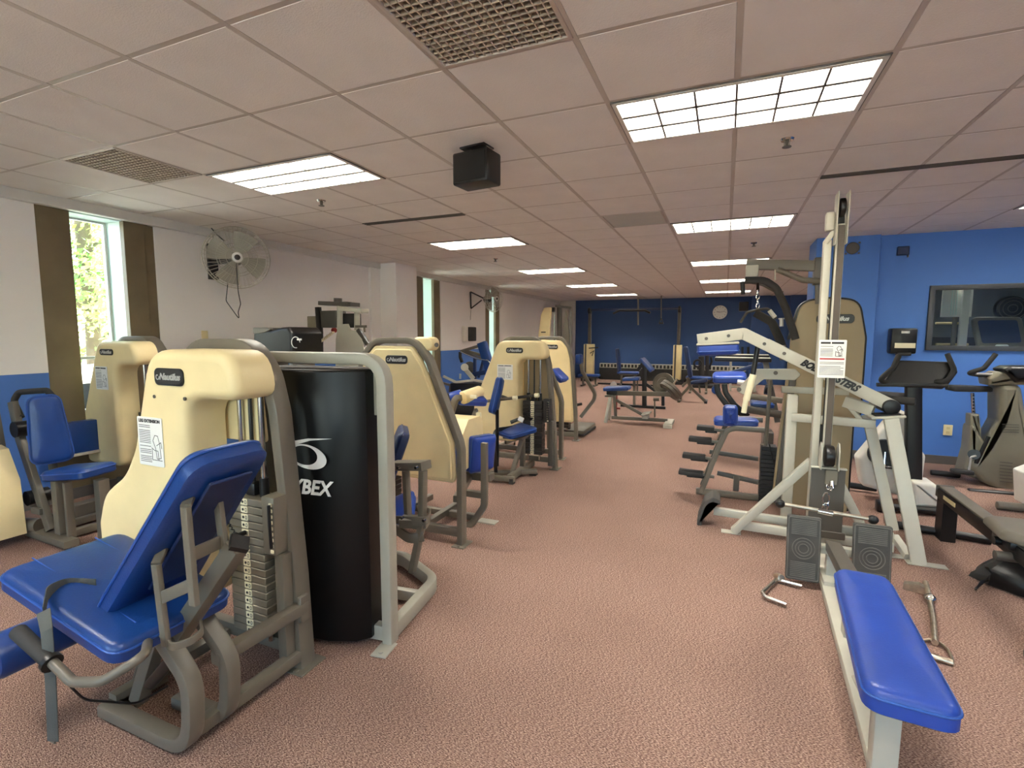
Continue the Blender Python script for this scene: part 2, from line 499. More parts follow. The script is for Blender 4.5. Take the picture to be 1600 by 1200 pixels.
# ================================================================== THE ROOM
CZ = 2.709; GX, GY, GS = -0.607, 2.072, 0.6096
XL, XR, YB, YF = -5.48, 5.2, -3.9, 17.25
def struct(name, b, m, parent=None, **k):
    o = b.build(name, m, parent, **k); o['kind'] = 'structure'; return o
floor = struct('floor', MB().box(((XL+XR)/2, (YB+YF)/2, -.05), (XR-XL+1.2, YF-YB+.6, .1), bev=0), M['carpet'])
ceil = struct('ceiling', MB().box(((XL+XR)/2, (YB+YF)/2, CZ+.13), (XR-XL+.6, YF-YB+.6, .06), bev=0), M['slab'])
# tees
LIGHTS = [(i, j) for j in (-4, 1, 6, 11, 16, 21) for i in (-5, 0, 5)]
tb = MB()
for i in range(-8, 10):
    x = GX+GS*i
    y0 = YB
    for jj in sorted(j for a, j in LIGHTS if a+1 == i)+[None]:
        y1 = YF if jj is None else GY+GS*jj
        tb.box((x, (y0+y1)/2, CZ+.012), (.024, y1-y0, .024), bev=0)
        if jj is not None: y0 = y1+GS
for j in range(-10, 25):
    y = GY+GS*j
    if YB < y < YF: tb.box(((XL+XR)/2, y, CZ+.0125), (XR-XL, .024, .023), bev=0)
tb.build('ceiling_grid', M['tee'], ceil)
skip = set()
for i, j in LIGHTS: skip |= {(i, j), (i+1, j)}
GRILLES = [(-1, -1), (-6, 0)]
skip |= set(GRILLES); RETURN = (-1, 5); skip.add(RETURN)
def seen(x, y):
    d = V((x, y, CZ-CAM_H)); z = d.dot(FW)
    if z < .3: return None
    return (800+F_PX*d.dot(RT)/z, 600-F_PX*d.dot(UP)/z)
def tile_mesh(mb, x, y):
    g = .0115; h = GS/2-g; b = .003; z0 = CZ-.0005
    q = lambda k, z: [(x-h+k, y-h+k, z), (x+h-k, y-h+k, z), (x+h-k, y+h-k, z), (x-h+k, y+h-k, z)]
    mb.add(q(0, CZ+.02)+q(0, z0+b)+q(b, z0), [(0, 1, 5, 4), (1, 2, 6, 5), (2, 3, 7, 6), (3, 0, 4, 7), (4, 5, 9, 8), (5, 6, 10, 9), (6, 7, 11, 10), (7, 4, 8, 11), (8, 9, 10, 11), (0, 3, 2, 1)])
far_tiles = MB(); one = None; near = 0
for j in range(-10, 25):
    for i in range(-8, 10):
        x, y = GX+GS*(i+.5), GY+GS*(j+.5)
        if (i, j) in skip or y < YB or y > YF: continue
        ps = [seen(x+a, y+b) for a in (-.3, .3) for b in (-.3, .3)]
        inview = any(p and -30 < p[0] < 1630 and -30 < p[1] < 1230 for p in ps)
        if y > 7.29 and x > 2.2 and y < 10: inview = False
        if inview and j <= 14 and near < 300:
            near += 1
            if one is None:
                b = MB(); tile_mesh(b, 0, 0); one = b.build('ceiling_tile', M['tile'], ceil, angle=20); o = one
            else:
                o = one.copy(); COL.objects.link(o)
            o.location = (x, y, 0)
        else: tile_mesh(far_tiles, x, y)
ft = far_tiles.build('distant_ceiling_tiles', M['tile'], ceil, angle=20); ft['kind'] = 'stuff'

# walls
wl = MB(); BAYS = [(2.46, 3.44), (8.24, 9.11), (11.23, 12.09)]
y = YB-.2
for a, b in BAYS+[(YF+.2, None)]:
    wl.box((XL-.1, (y+a)/2, CZ/2), (.2, a-y, CZ+.1), bev=0); y = b
wl.box((XL+.185, 7.38, CZ/2), (.37, .62, CZ), bev=.004)
wl.box((XL+.02, 6.95, CZ/2), (.06, .24, CZ), bev=.004)
wall_left = struct('wall_left', wl, M['wall_l'])
struct('trim_1', MB().box((XL+.03, (YB+YF)/2, CZ-.045), (.07, YF-YB, .09), bev=.006), M['trim'])
struct('baseboard_left', MB().box((XL+.006, (YB+YF)/2, .05), (.014, YF-YB, .1), bev=.003), M['base'])
for n, (a, b) in enumerate(BAYS):
    o0, o1 = a+.25*(b-a)/.98, b-.29*(b-a)/.98; top = CZ-.09
    w = MB()
    w.box((XL-.03, (a+o0)/2, top/2), (.06, o0-a, top), bev=.003)
    w.box((XL-.03, (b+o1)/2-.05, top/2), (.06, b-o1-.1, top), bev=.003)
    w.box((XL-.045, b-.05, top/2), (.06, .1, top), bev=.003)
    w.box((XL-.03, (o0+o1)/2, .38), (.06, o1-o0, .76), bev=.003)
    win = struct('window_%d' % (n+1), w, M['brown'])
    j = MB(); d = .30
    j.box((XL-.06-d/2, o1+.01, (top+.76)/2), (d, .02, top-.76), bev=0)
    j.box((XL-.06-d/2, o0-.01, (top+.76)/2), (d, .02, top-.76), bev=0)
    j.box((XL-.06-d/2, (o0+o1)/2, top+.01), (d, o1-o0+.04, .02), bev=0)
    j.box((XL-.06-d/2, (o0+o1)/2, .75), (d, o1-o0+.04, .02), bev=0)
    j.build('jamb', M['jamb'], win)
    f = MB()
    f.bar([(XL-.3, o0, .76), (XL-.3, o1, .76), (XL-.3, o1, top), (XL-.3, o0, top)], .035, .04, (1, 0, 0), closed=True)
    f.bar([(XL-.3, o0, 1.28), (XL-.3, o1, 1.28)], .03, .03)
    f.build('window_frame', M['trim'], win)
    MB().box((XL-.3, (o0+o1)/2, (top+.76)/2), (.006, o1-o0, top-.76), bev=0).build('pane', M['glass'], win)
    # outer wall skin behind the panels keeps daylight out of the joints
    s = MB(); s.box((XL-.2, (a+o0)/2-.02, CZ/2), (.2, o0-a-.0, CZ), bev=0); s.box((XL-.2, (b+o1)/2+.02, CZ/2), (.2, b-o1, CZ), bev=0)
    s.box((XL-.2, (a+b)/2, .36), (.2, b-a, .72), bev=0); s.box((XL-.2, (a+b)/2, CZ), (.2, b-a, .14), bev=0)
    s.build('reveal_backing', M['brown'], win)
# far wall, right partition with the viewing window, closing walls
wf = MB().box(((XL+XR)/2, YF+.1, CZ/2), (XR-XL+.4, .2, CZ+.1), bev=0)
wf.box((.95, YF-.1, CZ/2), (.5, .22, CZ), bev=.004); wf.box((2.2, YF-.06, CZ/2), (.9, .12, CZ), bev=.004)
struct('wall_far', wf, M['far_wall_dim'])
struct('trim_2', MB().box((XL+.3, YF-.05, CZ/2), (.6, .1, CZ), bev=.004), M['white_wall'])
wr = MB(); Y0, Y1 = 7.37, 7.55
wr.box((1.32, 7.575, CZ/2), (.66, .57, CZ), bev=.004)
wx0, wx1, wz0, wz1 = 2.2, 4.1, 1.375, 2.07
wr.box(((1.6+wx0)/2, (Y0+Y1)/2, CZ/2), (wx0-1.6, Y1-Y0, CZ), bev=0)
wr.box(((XR+.2+wx1)/2, (Y0+Y1)/2, CZ/2), (XR+.2-wx1, Y1-Y0, CZ), bev=0)
wr.box(((wx0+wx1)/2, (Y0+Y1)/2, wz0/2), (wx1-wx0, Y1-Y0, wz0), bev=0)
wr.box(((wx0+wx1)/2, (Y0+Y1)/2, (wz1+CZ)/2), (wx1-wx0, Y1-Y0, CZ-wz1), bev=0)
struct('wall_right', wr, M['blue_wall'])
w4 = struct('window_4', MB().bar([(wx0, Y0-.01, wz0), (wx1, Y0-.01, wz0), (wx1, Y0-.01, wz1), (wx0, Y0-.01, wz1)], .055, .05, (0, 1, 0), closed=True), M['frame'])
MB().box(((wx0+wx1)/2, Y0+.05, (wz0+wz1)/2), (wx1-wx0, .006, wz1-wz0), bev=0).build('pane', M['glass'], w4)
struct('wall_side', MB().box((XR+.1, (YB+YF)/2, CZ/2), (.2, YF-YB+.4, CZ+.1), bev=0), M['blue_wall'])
wbk = MB(); xs = [XL-.2]
FILL_WINDOWS = [(-4.6, -2.6), (-1.6, .4), (1.4, 3.4)]  # windows added out of view behind the camera, for daylight fill
for x0, x1 in FILL_WINDOWS:
    wbk.box(((xs[-1]+x0)/2, YB-.1, CZ/2), (x0-xs[-1], .2, CZ+.1), bev=0); xs.append(x1)
    wbk.box(((x0+x1)/2, YB-.1, .35), (x1-x0, .2, .7), bev=0); wbk.box(((x0+x1)/2, YB-.1, 2.63), (x1-x0, .2, .26), bev=0)
wbk.box(((xs[-1]+XR+.2)/2, YB-.1, CZ/2), (XR+.2-xs[-1], .2, CZ+.1), bev=0)
struct('wall_back', wbk, M['white_wall'])
for n, (x0, x1) in enumerate(FILL_WINDOWS):  # added fill windows, numbered on after the real ones
    w = struct('window_%d' % (n+5), MB().bar([(x0, YB-.1, .7), (x1, YB-.1, .7), (x1, YB-.1, 2.5), (x0, YB-.1, 2.5)], .06, .06, (0, 1, 0), closed=True), M['trim'])
    MB().bar([((x0+x1)/2, YB-.1, .7), ((x0+x1)/2, YB-.1, 2.5)], .05, .05, (0, 1, 0)).build('fill_window_mullion', M['trim'], w)
    MB().box(((x0+x1)/2, YB-.1, 1.6), (x1-x0, .006, 1.8), bev=0).build('pane', M['glass'], w)
struct('baseboard_right', MB().box(((1.65+XR)/2, Y0-.007, .052), (XR-1.65, .016, .1), bev=.003).box((1.32, 7.283, .052), (.66, .016, .1), bev=.003), M['base'])
# the room behind the viewing window
rb = MB(); rb.box((1.79, 9.1, CZ/2), (.06, 3.1, CZ), bev=0); rb.box(((1.8+XR)/2, 10.65, CZ/2), (XR-1.8, .06, CZ), bev=0)
struct('wall_inner', rb, M['dark_in'])

# ------------------------------------------------------------------ ceiling lights
def make_light():
    t = thing('ceiling_light', '', 'light')
    a, b = 2*GS-.03, GS-.03
    h = MB()
    for x in (-a/2+.012, a/2-.012): h.box((x, 0, .045), (.024, b, .1), bev=.002)
    for y in (-b/2+.012, b/2-.012): h.box((0, y, .045), (a, .024, .1), bev=.002)
    h.build('housing', M['lampw'], t, world=False)
    MB().box((0, 0, .098), (a-.03, b-.03, .004), bev=0).build('glowing_panel', M['glow'], t, world=False)
    for k in range(1, 6):
        x = -a/2+.02+(a-.04)*k/6
        MB().add([(x-.004, -b/2+.02, .0), (x+.004, -b/2+.02, .0), (x+.009, -b/2+.02, .092), (x-.009, -b/2+.02, .092), (x-.004, b/2-.02, .0), (x+.004, b/2-.02, .0), (x+.009, b/2-.02, .092), (x-.009, b/2-.02, .092)],
                 [(0, 1, 2, 3), (4, 7, 6, 5), (0, 4, 5, 1), (1, 5, 6, 2), (2, 6, 7, 3), (3, 7, 4, 0)]).build('louvre_blade', M['lampw'], t, world=False)
    for k in (1, 2):
        y = -b/2+.02+(b-.04)*k/3
        MB().add([(-a/2+.02, y-.004, .001), (-a/2+.02, y+.004, .001), (-a/2+.02, y+.009, .092), (-a/2+.02, y-.009, .092), (a/2-.02, y-.004, .001), (a/2-.02, y+.004, .001), (a/2-.02, y+.009, .092), (a/2-.02, y-.009, .092)],
                 [(0, 1, 2, 3), (4, 7, 6, 5), (0, 4, 5, 1), (1, 5, 6, 2), (2, 6, 7, 3), (3, 7, 4, 0)]).build('louvre_blade', M['lampw'], t, world=False)
    e = MB()
    for k in range(1, 6): e.box((-a/2+.02+(a-.04)*k/6, 0, -.001), (.011, b-.04, .004), bev=0)
    for k in (1, 2): e.box((0, -b/2+.02+(b-.04)*k/3, -.0015), (a-.04, .024, .004), bev=0)
    e.build('shaded_louvre_edges', M['dgray'], t, world=False)  # dark strips that put the shade of the blade undersides into colour
    MB().bar([(-a/2+.004, -b/2+.004, .002), (a/2-.004, -b/2+.004, .002), (a/2-.004, b/2-.004, .002), (-a/2+.004, b/2-.004, .002)], .02, .008, closed=True).build('dark_rim', M['base'], t, world=False)  # dark fixture border, widened to draw the shadow at its ends
    return t
WHERE = {-5: 'left row of the ceiling', 0: 'middle row of the ceiling', 5: 'right row of the ceiling'}
ORD = {1: 'nearest one in the', 6: 'second from the camera in the', 11: 'third from the camera in the', 16: 'fourth from the camera in the', 21: 'farthest one in the', -4: 'one behind the camera in the'}
L0 = make_light()
for n, (i, j) in enumerate(LIGHTS):
    o = L0 if n == 0 else dup(L0)
    o.location = (GX+GS*(i+1), GY+GS*(j+.5), CZ-.004)
    o['label'] = 'glowing louvred fluorescent panel, ' + ORD[j] + ' ' + WHERE[i]; o['group'] = 'fluorescent ceiling lights'
# ------------------------------------------------------------------ grilles, return panel, linear diffusers
def grille(i, j, label):
    t = thing('ceiling_grille', label, 'vent', (GX+GS*(i+.5), GY+GS*(j+.5), CZ), 0, 'egg crate ceiling grilles')
    a = GS-.03
    MB().bar([(-a/2, -a/2, .004), (a/2, -a/2, .004), (a/2, a/2, .004), (-a/2, a/2, .004)], .02, .02, closed=True).build('frame', M['tee'], t, world=False)
    b = MB(); N = 17
    for k in range(1, N):
        x = -a/2+a*k/N
        b.box((x, 0, .016), (.005, a, .036), bev=0); b.box((0, x, .0165), (a, .005, .036), bev=0)
    o = b.build('egg_crate', M['grille'], t, world=False); o['kind'] = 'stuff'
    MB().box((0, 0, .05), (a, a, .01), bev=0).build('backing', M['base'], t, world=False)
grille(-1, -1, 'large egg crate grille at the top edge of the picture')
grille(-6, 0, 'small looking egg crate grille above the left window')
t = thing('return_panel', 'grey perforated panel set in the ceiling tiles beyond the speaker', 'vent', (GX+GS*(RETURN[0]+.5), GY+GS*(RETURN[1]+.5), CZ))
b = MB(); a = GS-.03
b.bar([(-a/2, -a/2, .004), (a/2, -a/2, .004), (a/2, a/2, .004), (-a/2, a/2, .004)], .02, .016, closed=True); b.build('frame', M['tee'], t, world=False)
b = MB(); b.box((0, 0, .014), (a, a, .006), bev=0)
for k in range(1, 24): b.box((0, -a/2+a*k/24, .006), (a, .006, .01), bev=0)
b.build('perforated_face', M['tee'], t, world=False)
def slot(x0, x1, y, label):
    t = thing('linear_diffuser', label, 'vent', ((x0+x1)/2, y, CZ))
    L = x1-x0
    MB().box((0, -.034, -.002), (L, .012, .014)).box((0, .034, -.002), (L, .012, .014)).box((0, 0, -.002), (L, .012, .014)).build('frame', M['dgray'], t, world=False)
    MB().box((0, 0, .001), (L, .06, .006), bev=0).build('dark_slots', M['black'], t, world=False)
slot(GX+GS*2, GX+GS*4+.3, GY+GS*4, 'long dark slot diffuser right of the tall cable tower')
slot(GX-GS*5, GX-GS*3, GY+GS*4, 'dark slot diffuser beyond the left louvred light')
# ------------------------------------------------------------------ sprinklers
def sprinkler(x, y, label, disc=False):
    t = thing('sprinkler', label, 'sprinkler', (x, y, CZ), 0, 'ceiling sprinklers')
    MB().cyl((0, 0, .0), (0, 0, -.012), .04, .034, 16).build('escutcheon', M['chrome'], t, world=False)
    MB().cyl((0, 0, -.01), (0, 0, -.04), .012, .009, 10).cyl((0, 0, -.045), (0, 0, -.05), .026, .026, 12).bar([(-.016, 0, -.012), (-.012, 0, -.046)], .004, .004, (0, 1, 0)).bar([(.016, 0, -.012), (.012, 0, -.046)], .004, .004, (0, 1, 0)).build('head', M['dgray'], t, world=False)
for k, (a, b, l) in enumerate([(1230, 217, 'small dark sprinkler just beyond the nearest right light'), (502, 313, 'small sprinkler just beyond the near left light'),
                               (1178, 379, 'small dark sprinkler past the second middle light'), (774, 404, 'tiny sprinkler between the second and third left lights')]):
    p = pz(a, b, CZ); sprinkler(p.x, p.y, l)
# ------------------------------------------------------------------ ceiling speaker
p = py(745, 260, 2.98)
t = thing('ceiling_speaker', 'black box speaker hung on a bracket from the ceiling', 'speaker', (p.x, p.y, CZ), -.12)
MB().box((0, 0, -.14), (.265, .17, .2), bev=.014).build('cabinet', M['black'], t, world=False)
MB().box((0, -.086, -.14), (.235, .006, .172), bev=.002).build('grille_cloth', M['black'], t, world=False)
MB().box((0, .0, -.006), (.19, .12, .012)).box((-.05, .02, -.025), (.05, .08, .04)).build('bracket', M['black'], t, world=False)
# ================================================================== MACHINES, LEFT ROW
ARCH = [(0, 0), (.02, .43), (.05, .79), (.085, 1.18), (.13, 1.36), (.25, 1.497), (.62, 1.497), (.745, 1.35), (.84, 1.12), (.985, .77), (1.0, .70), (1.0, 0)]
PANEL = [(.055, .46), (.075, .80), (.115, 1.16), (.16, 1.33), (.27, 1.435), (.60, 1.435), (.70, 1.30), (.80, 1.06), (.935, .75), (.945, .50), (.93, .46)]
COWL = [(.40, .31, .09), (.415, 1.245, .11), (.075, 1.245, .075), (.12, 1.452, .13), (.655, 1.452, .14), (.835, 1.03, .3), (.968, .72, .2), (.968, .31, .09)]
COWL_A = [(.40, .31, .09), (.415, 1.245, .11), (.075, 1.245, .075), (.12, 1.452, .13), (.645, 1.452, .15), (.79, 1.0, .3), (.88, .86, .3), (1.06, .75, .2), (1.115, .60, .1), (1.11, .31, .09)]
class Tower:
    """weight tower: arch frame in the plane y, s measured from the steep post"""
    def __init__(self, root, xo, y, sx, face=-1):
        self.root, self.xo, self.y, self.sx, self.face = root, xo, y, sx, face
    def P(self, s, z, dy=0): return V((self.xo+self.sx*s, self.y+dy, z))
    def mx(self, dy=0):
        # XY plane = (world x, world z), +Z of the matrix points to -y (towards the camera)
        return Matrix(((1, 0, 0, 0), (0, 0, -1, self.y+dy), (0, 1, 0, 0), (0, 0, 0, 1)))
    def poly(self, pts, rad=.03):
        if len(pts[0]) == 3: rad = [p[2] for p in pts]
        return rpoly([(self.xo+self.sx*p[0], p[1]) for p in pts], rad, 5)
    def arch(self, m, w=.045, d=.08, top=0):
        c = [(s, z) for s, z in ARCH]
        pts = [self.P(s, z) for s, z in c]
        cen = self.P(.5, .6)
        out = []
        pl = [(p.x, p.z) for p in pts]
        if area2(pl) < 0: pl2 = inset(pl[::-1], w/2)[::-1]
        else: pl2 = inset(pl, w/2)
        for k, (x, z) in enumerate(pl2): out.append(V((x, self.y, max(z, 0) if k not in (0, len(pl2)-1) else 0)))
        b = MB().bar(out, w, d, (0, 1, 0), [0, .3, .3, .3, .2, .16, .16, .2, .3, .12, .12, 0], .008)
        b.build('arch_frame', m, self.root)
        for s in (.02, .98):
            MB().box(self.P(s, .004), (.10, .15, .008), bev=.002).cyl(self.P(s, .006, -.058), self.P(s, .014, -.058), .012, seg=8).build('floor_plate', m, self.root)
    def base(self, m, z=.08):
        MB().bar([self.P(.02, z), self.P(.98, z)], .05, .06).build('crossbar', m, self.root)
    def panel(self, m, dy=-.012, pts=PANEL, badge=True, bx=.45, bz=1.335, tsize=.042, step=True):
        pl = self.poly(pts, .05)
        MB().prism(pl, self.mx(dy), .022, .008).build('back_panel', m, self.root)
        q = inset(pl if area2(pl) > 0 else pl[::-1], .024)
        if step: MB().prism(q, self.mx(dy-.022), .008, .006).build('raised_panel_face', m, self.root)
        if badge: self.badge(bx, bz, dy-.03, tsize)
    def badge(self, s, z, dy, k=.042, w=.19, h=.062):
        c = self.P(s, z, dy)
        m = Matrix.Translation(c) @ Matrix(((1, 0, 0, 0), (0, 0, -1, 0), (0, 1, 0, 0), (0, 0, 0, 1)))
        b = MB().prism(rrect(w, h, .024), m, .008, .003).build('badge', M['black'], self.root, 'black oval maker badge')
        MB().prism(rrect(w*.92, h*.82, .02), m @ Matrix.Translation((0, 0, .0078)), .001).build('badge_face', M['rubber'], b)
        text('Nautilus', k, m @ Matrix.Translation((w*.06, 0, .0095)), M['silver'], b, shear=.28, offset=.0012)
        e = MB(); o = m @ Matrix.Translation((-w*.37, 0, .0095))
        e.sweep([o @ V((.012*math.cos(a)*(.35+a/9), .014*math.sin(a)*(.35+a/9), 0)) for a in [x*.4 for x in range(2, 17)]], [(-.002, -.0006), (.002, -.0006), (.002, .0006), (-.002, .0006)], (0, -1, 0))
        e.build('shell_emblem', M['silver'], b)
    def cowl(self, m, pts=COWL, depth=.17, dy=-.03, b=.045):
        MB().prism(self.poly(pts, .03), self.mx(dy), depth, b, 4).build('front_cowl', m, self.root)
        self.fd = dy-depth
    def stack(self, m, n, s0=.145, s1=.365, z0=.16, z1=.80, dy=-.09, d=.11, ytop=1.26, label=True, block=True):
        h = (z1-z0)/n; first = None
        cx = self.P((s0+s1)/2, 0, dy+d/2)
        for k in range(n):
            c = V((cx.x, cx.y, z0+h*(k+.5)))
            if first is None:
                first = MB().box((0, 0, 0), (s1-s0, d, h-.0035), bev=.003).build('weight_plate', m, self.root, world=False)
                lab = MB().prism(rrect(.042, h*.84, .004), Matrix(((1, 0, 0, 0), (0, 0, -1, -d/2), (0, 1, 0, 0), (0, 0, 0, 1))), .0025).build('plate_label', M['label'], first, world=False) if label else None
                dot = MB().cyl((-.007, -d/2-.002, 0), (-.007, -d/2-.0035, 0), .0062, seg=10).bar([(.011+.005*math.cos(q), -d/2-.003, .008*math.sin(q)) for q in [2*PI*i/10 for i in range(10)]], .0022, .001, (0, -1, 0), closed=True).build('pin_hole', M['black'], first, world=False) if label else None
                o = first
            else:
                o = first.copy(); COL.objects.link(o); o.parent = self.root
                for q in (lab, dot) if label else ():
                    e = q.copy(); COL.objects.link(e); e.parent = o
            o.location = INV[self.root.name] @ c
        for s in (s0+.045, s1-.045):
            MB().cyl(self.P(s, .1, dy+d/2), self.P(s, ytop, dy+d/2), .0125, seg=12).build('guide_rod', M['chrome'], self.root)
            MB().cyl(self.P(s, z1, dy+d/2), self.P(s, z1+.085, dy+d/2), .021, seg=12).build('bushing', M['black'], self.root)
        MB().box(self.P((s0+s1)/2, z1+.03, dy+d/2), (.06, .05, .06), bev=.01).cyl(self.P((s0+s1)/2, z1+.03, dy+d/2), self.P((s0+s1)/2, ytop, dy+d/2), .009, seg=8).build('lift_yoke', M['black'], self.root)
        # pin on a coiled cord
        pn = MB(); a = self.P((s0+s1)/2, z1-h*4.5, dy)
        pn.cyl(a, a+V((0, -.045, 0)), .011, seg=10).cyl(a+V((0, -.045, 0)), a+V((0, -.062, 0)), .018, seg=10)
        pn.tube([a+V((-.02-.05*math.sin(t*PI)+.004*math.cos(t*60), -.03+.004*math.sin(t*60), .11*t)) for t in [x/40 for x in range(41)]], .003, 5)
        pn.build('selector_pin', M['black'], self.root)
        if block:
            e = s0-.06
            MB().box(self.P(s0-.055, z1-.10, dy+.03), (.075, .10, .26), bev=.008).build('add_on_weight', m, self.root)
            q = MB()
            for k in range(9): q.box(self.P(s0-.055-.02, z1-.21+k*.026, dy-.022), (.018, .006, .015), bev=.002)
            q.build('add_on_notches', M['label'], self.root)
            MB().tube([self.P(s0-.075, z1-.0, dy-.03), self.P(s0-.08, z1-.09, dy-.034), self.P(s0-.08, z1-.19, dy-.03)], .007, 8, .03).build('add_on_lever', M['black'], self.root)
    def rails(self, m, y2, z=.06, ss=(.10, .45)):
        for s in ss: MB().bar([self.P(s, z), V((self.xo+self.sx*s, y2, z))], .05, .05).build('floor_rail', m, self.root)

def pad_on(p0, p1, up, w0, w1, t, r=.05, bev=None):
    """cushion lying from p0 to p1 (centre line of its back face), face along up"""
    p0, p1 = V(p0), V(p1); d = p1-p0; L = d.length
    x = d.normalized(); z = V(up); z = (z-x*z.dot(x)).normalized(); y = z.cross(x)
    mx = Matrix(((x.x, y.x, z.x, p0.x), (x.y, y.y, z.y, p0.y), (x.z, y.z, z.z, p0.z), (0, 0, 0, 1)))
    poly = rpoly([(0, -w0/2), (L, -w1/2), (L, w1/2), (0, w0/2)], r, 5)
    mb = MB().pad(poly, mx, t, bev)
    pp = MB().tube([mx @ V((a, b, t*.66)) for a, b in inset(poly, -.001)], .0045, 6, closed=True, up=tuple(z))
    return mb, pp
def cushion(name, m, root, *a, pipe=True, **k):
    mb, pp = pad_on(*a, **k)
    o = mb.build(name, m, root)
    if pipe: pp.build('piping', M['piping'] if m is not M['dblue'] else M['dblue'], o)
    return o

# ------------------------------------------------------------------ leg extension machine (foreground left)
A = thing('leg_extension_machine', 'cream and grey leg extension machine with large reclined blue seat, nearest on the left', 'exercise machine', (-2.1, 1.3, 0))
T = Tower(A, -1.70, 1.63, -1)
T.arch(M['gray'], .055, .085); T.base(M['gray'])
T.cowl(M['cream'], COWL_A, .19, -.04, .045)
T.badge(.49, 1.335, T.fd, .04, .185, .075)
T.stack(M['steel'], 18, z0=.15, z1=.79)
MB().prism(T.poly([(.19, 1.03), (.22, 1.38), (.62, 1.40), (.62, 1.03)], .02), T.mx(.0), .02, .005).build('rear_panel', M['cream'], A)
placard(Matrix.Translation(T.P(.645, 1.04, T.fd-.001)) @ Matrix(((1, 0, 0, 0), (0, 0, -1, 0), (0, 1, 0, 0), (0, 0, 0, 1))), .17, .22, A, 'LEG EXTENSION')
sc = MB()
for s in (.60, .40): sc.cyl(T.P(s, 1.245, T.fd+.002), T.P(s, 1.245, T.fd-.004), .008, seg=8)
sc.build('screws', M['dgray'], A)
# side post holding the add-on weights, tubes running to the seat
MB().bar([T.P(.055, .05, -.07), T.P(.055, .56, -.07)], .05, .05, (0, 1, 0)).build('stack_post', M['gray'], A)
MB().bar([V((-1.70, 1.62, .30)), V((-1.72, 1.20, .30))], .05, .05).build('upper_rail', M['gray'], A)
MB().box(V((-1.69, 1.60, .30)), (.02, .05, .12)).build('rail_bracket', M['gray'], A)
MB().bar([V((-1.73, 1.62, .07)), V((-1.74, 1.12, .07))], .05, .05).build('lower_rail', M['gray'], A)
MB().bar([V((-2.2, 1.60, .06)), V((-2.2, 1.10, .06))], .05, .05).bar([V((-2.72, 1.60, .06)), V((-2.2, 1.20, .06))], .05, .05).build('rear_rail', M['gray'], A)
for y, x1 in ((1.085, -2.22), (1.23, -2.0)):
    MB().bar([V((x1, y, .035)), V((-1.70, y, .035)), V((-1.68, y, .30)), V((-1.84, y, .445)), V((-2.0, y, .49))], .05, .06, (0, 1, 0), [0, .13, .14, .10, 0], .008).build('loop_frame', M['gray'], A)
MB().bar([V((-2.2, 1.085, .035)), V((-2.2, 1.30, .035))], .05, .05).build('foot_bar', M['gray'], A)
MB().bar([V((-2.12, 1.15, .05)), V((-1.92, 1.15, .46))], .055, .05, (0, 1, 0)).build('seat_post', M['gray'], A)
MB().cyl(V((-1.98, 1.12, .18)), V((-1.80, 1.12, .36)), .022, seg=12).build('gas_spring', M['black'], A)
BB = (py(272, 1002, 1.12), py(372, 852, 1.16))
MB().bar([BB[0], BB[1]], .06, .06, (0, 1, 0)).build('back_beam', M['gray'], A)
MB().cyl(BB[1], BB[1]+(BB[1]-BB[0]).normalized()*.018, .042, .042, 4).build('beam_cap', M['black'], A)
S = cushion('seat', M['blue'], A, (-1.74, 1.09, .455), (-2.44, 1.09, .585), (0, 0, 1), .42, .42, .075, r=.06)
k = MB()
for y in (.985, 1.195): k.tube([V((-1.80, y, .5455)), V((-2.42, y, .6605))], .0025, 5)
k.build('seam', M['piping'], S)
MB().box(V((-2.05, 1.09, .505)), (.55, .28, .02), (0, .185, 0)).build('seat_board', M['gray'], A)
cushion('backrest', M['blue'], A, (-1.955, 1.13, .50), (-1.45, 1.13, 1.115), (-.77, 0, .63), .34, .285, .085, r=.075)
MB().box(V((-1.66, 1.13, .835)), (.55, .16, .012), (0, -.882, 0)).build('back_board', M['dblue'], A)
lf = MB()
L1, L2, L3 = (py(244, 882, 1.0), py(260, 1008, 1.0)), (py(290, 792, 1.0), py(304, 945, 1.0)), (py(341, 784, 1.14), py(351, 862, 1.14))
for p, q in (L1, L2, L3): lf.bar([p, q], .032, .02, (0, 1, 0))
lf.bar([py(250, 935, 1.0), py(302, 912, 1.0)], .04, .012, (0, 1, 0)).bar([py(298, 868, 1.0), py(346, 846, 1.14)], .012, .045)
lf.bar([L1[0], L1[0]+V((-.05, .07, .05))], .03, .02).bar([L2[0], L2[0]+V((-.06, .07, .03))], .03, .02).bar([L3[0], L3[0]+V((-.06, .02, .05))], .03, .02)
lf.build('back_adjuster_links', M['gray'], A)
MB().bar([py(252, 990, 1.0), py(268, 1012, 1.0), py(298, 1002, 1.04), py(316, 988, 1.08), py(314, 974, 1.12)], .01, .026, (0, 0, 1), .025).build('release_lever', M['gray'], A)
h = MB().tube([V((-1.93, .80, .50)), V((-1.80, .80, .455)), V((-1.69, .82, .475)), py(228, 1024, .90), V((-1.80, 1.02, .475))], .015, 12, .06).build('side_handle', M['gray'], A)
MB().cyl(V((-2.10, .80, .548)), V((-1.915, .80, .49)), .024, .022, 16, .004).build('handle_grip', M['rubber'], h, 'black rubber grip')
MB().cyl(V((-1.92, .80, .492)), V((-1.905, .80, .487)), .03, seg=14).tube([V((-1.90, .80, .47)), V((-1.88, .86, .33)), V((-1.86, 1.0, .22)), V((-1.88, 1.12, .20))], .004, 6, .1).build('brake_cable', M['black'], h)
MB().cyl(V((-2.43, .84, .33)), V((-2.43, 1.28, .33)), .082, seg=28, bev=.02).build('ankle_roller', M['blue'], A)
MB().bar([V((-2.41, 1.30, .33)), V((-2.30, 1.30, .53))], .04, .04, (0, 1, 0)).cyl(V((-2.43, 1.24, .33)), V((-2.43, 1.34, .33)), .02).build('roller_arm', M['gray'], A)
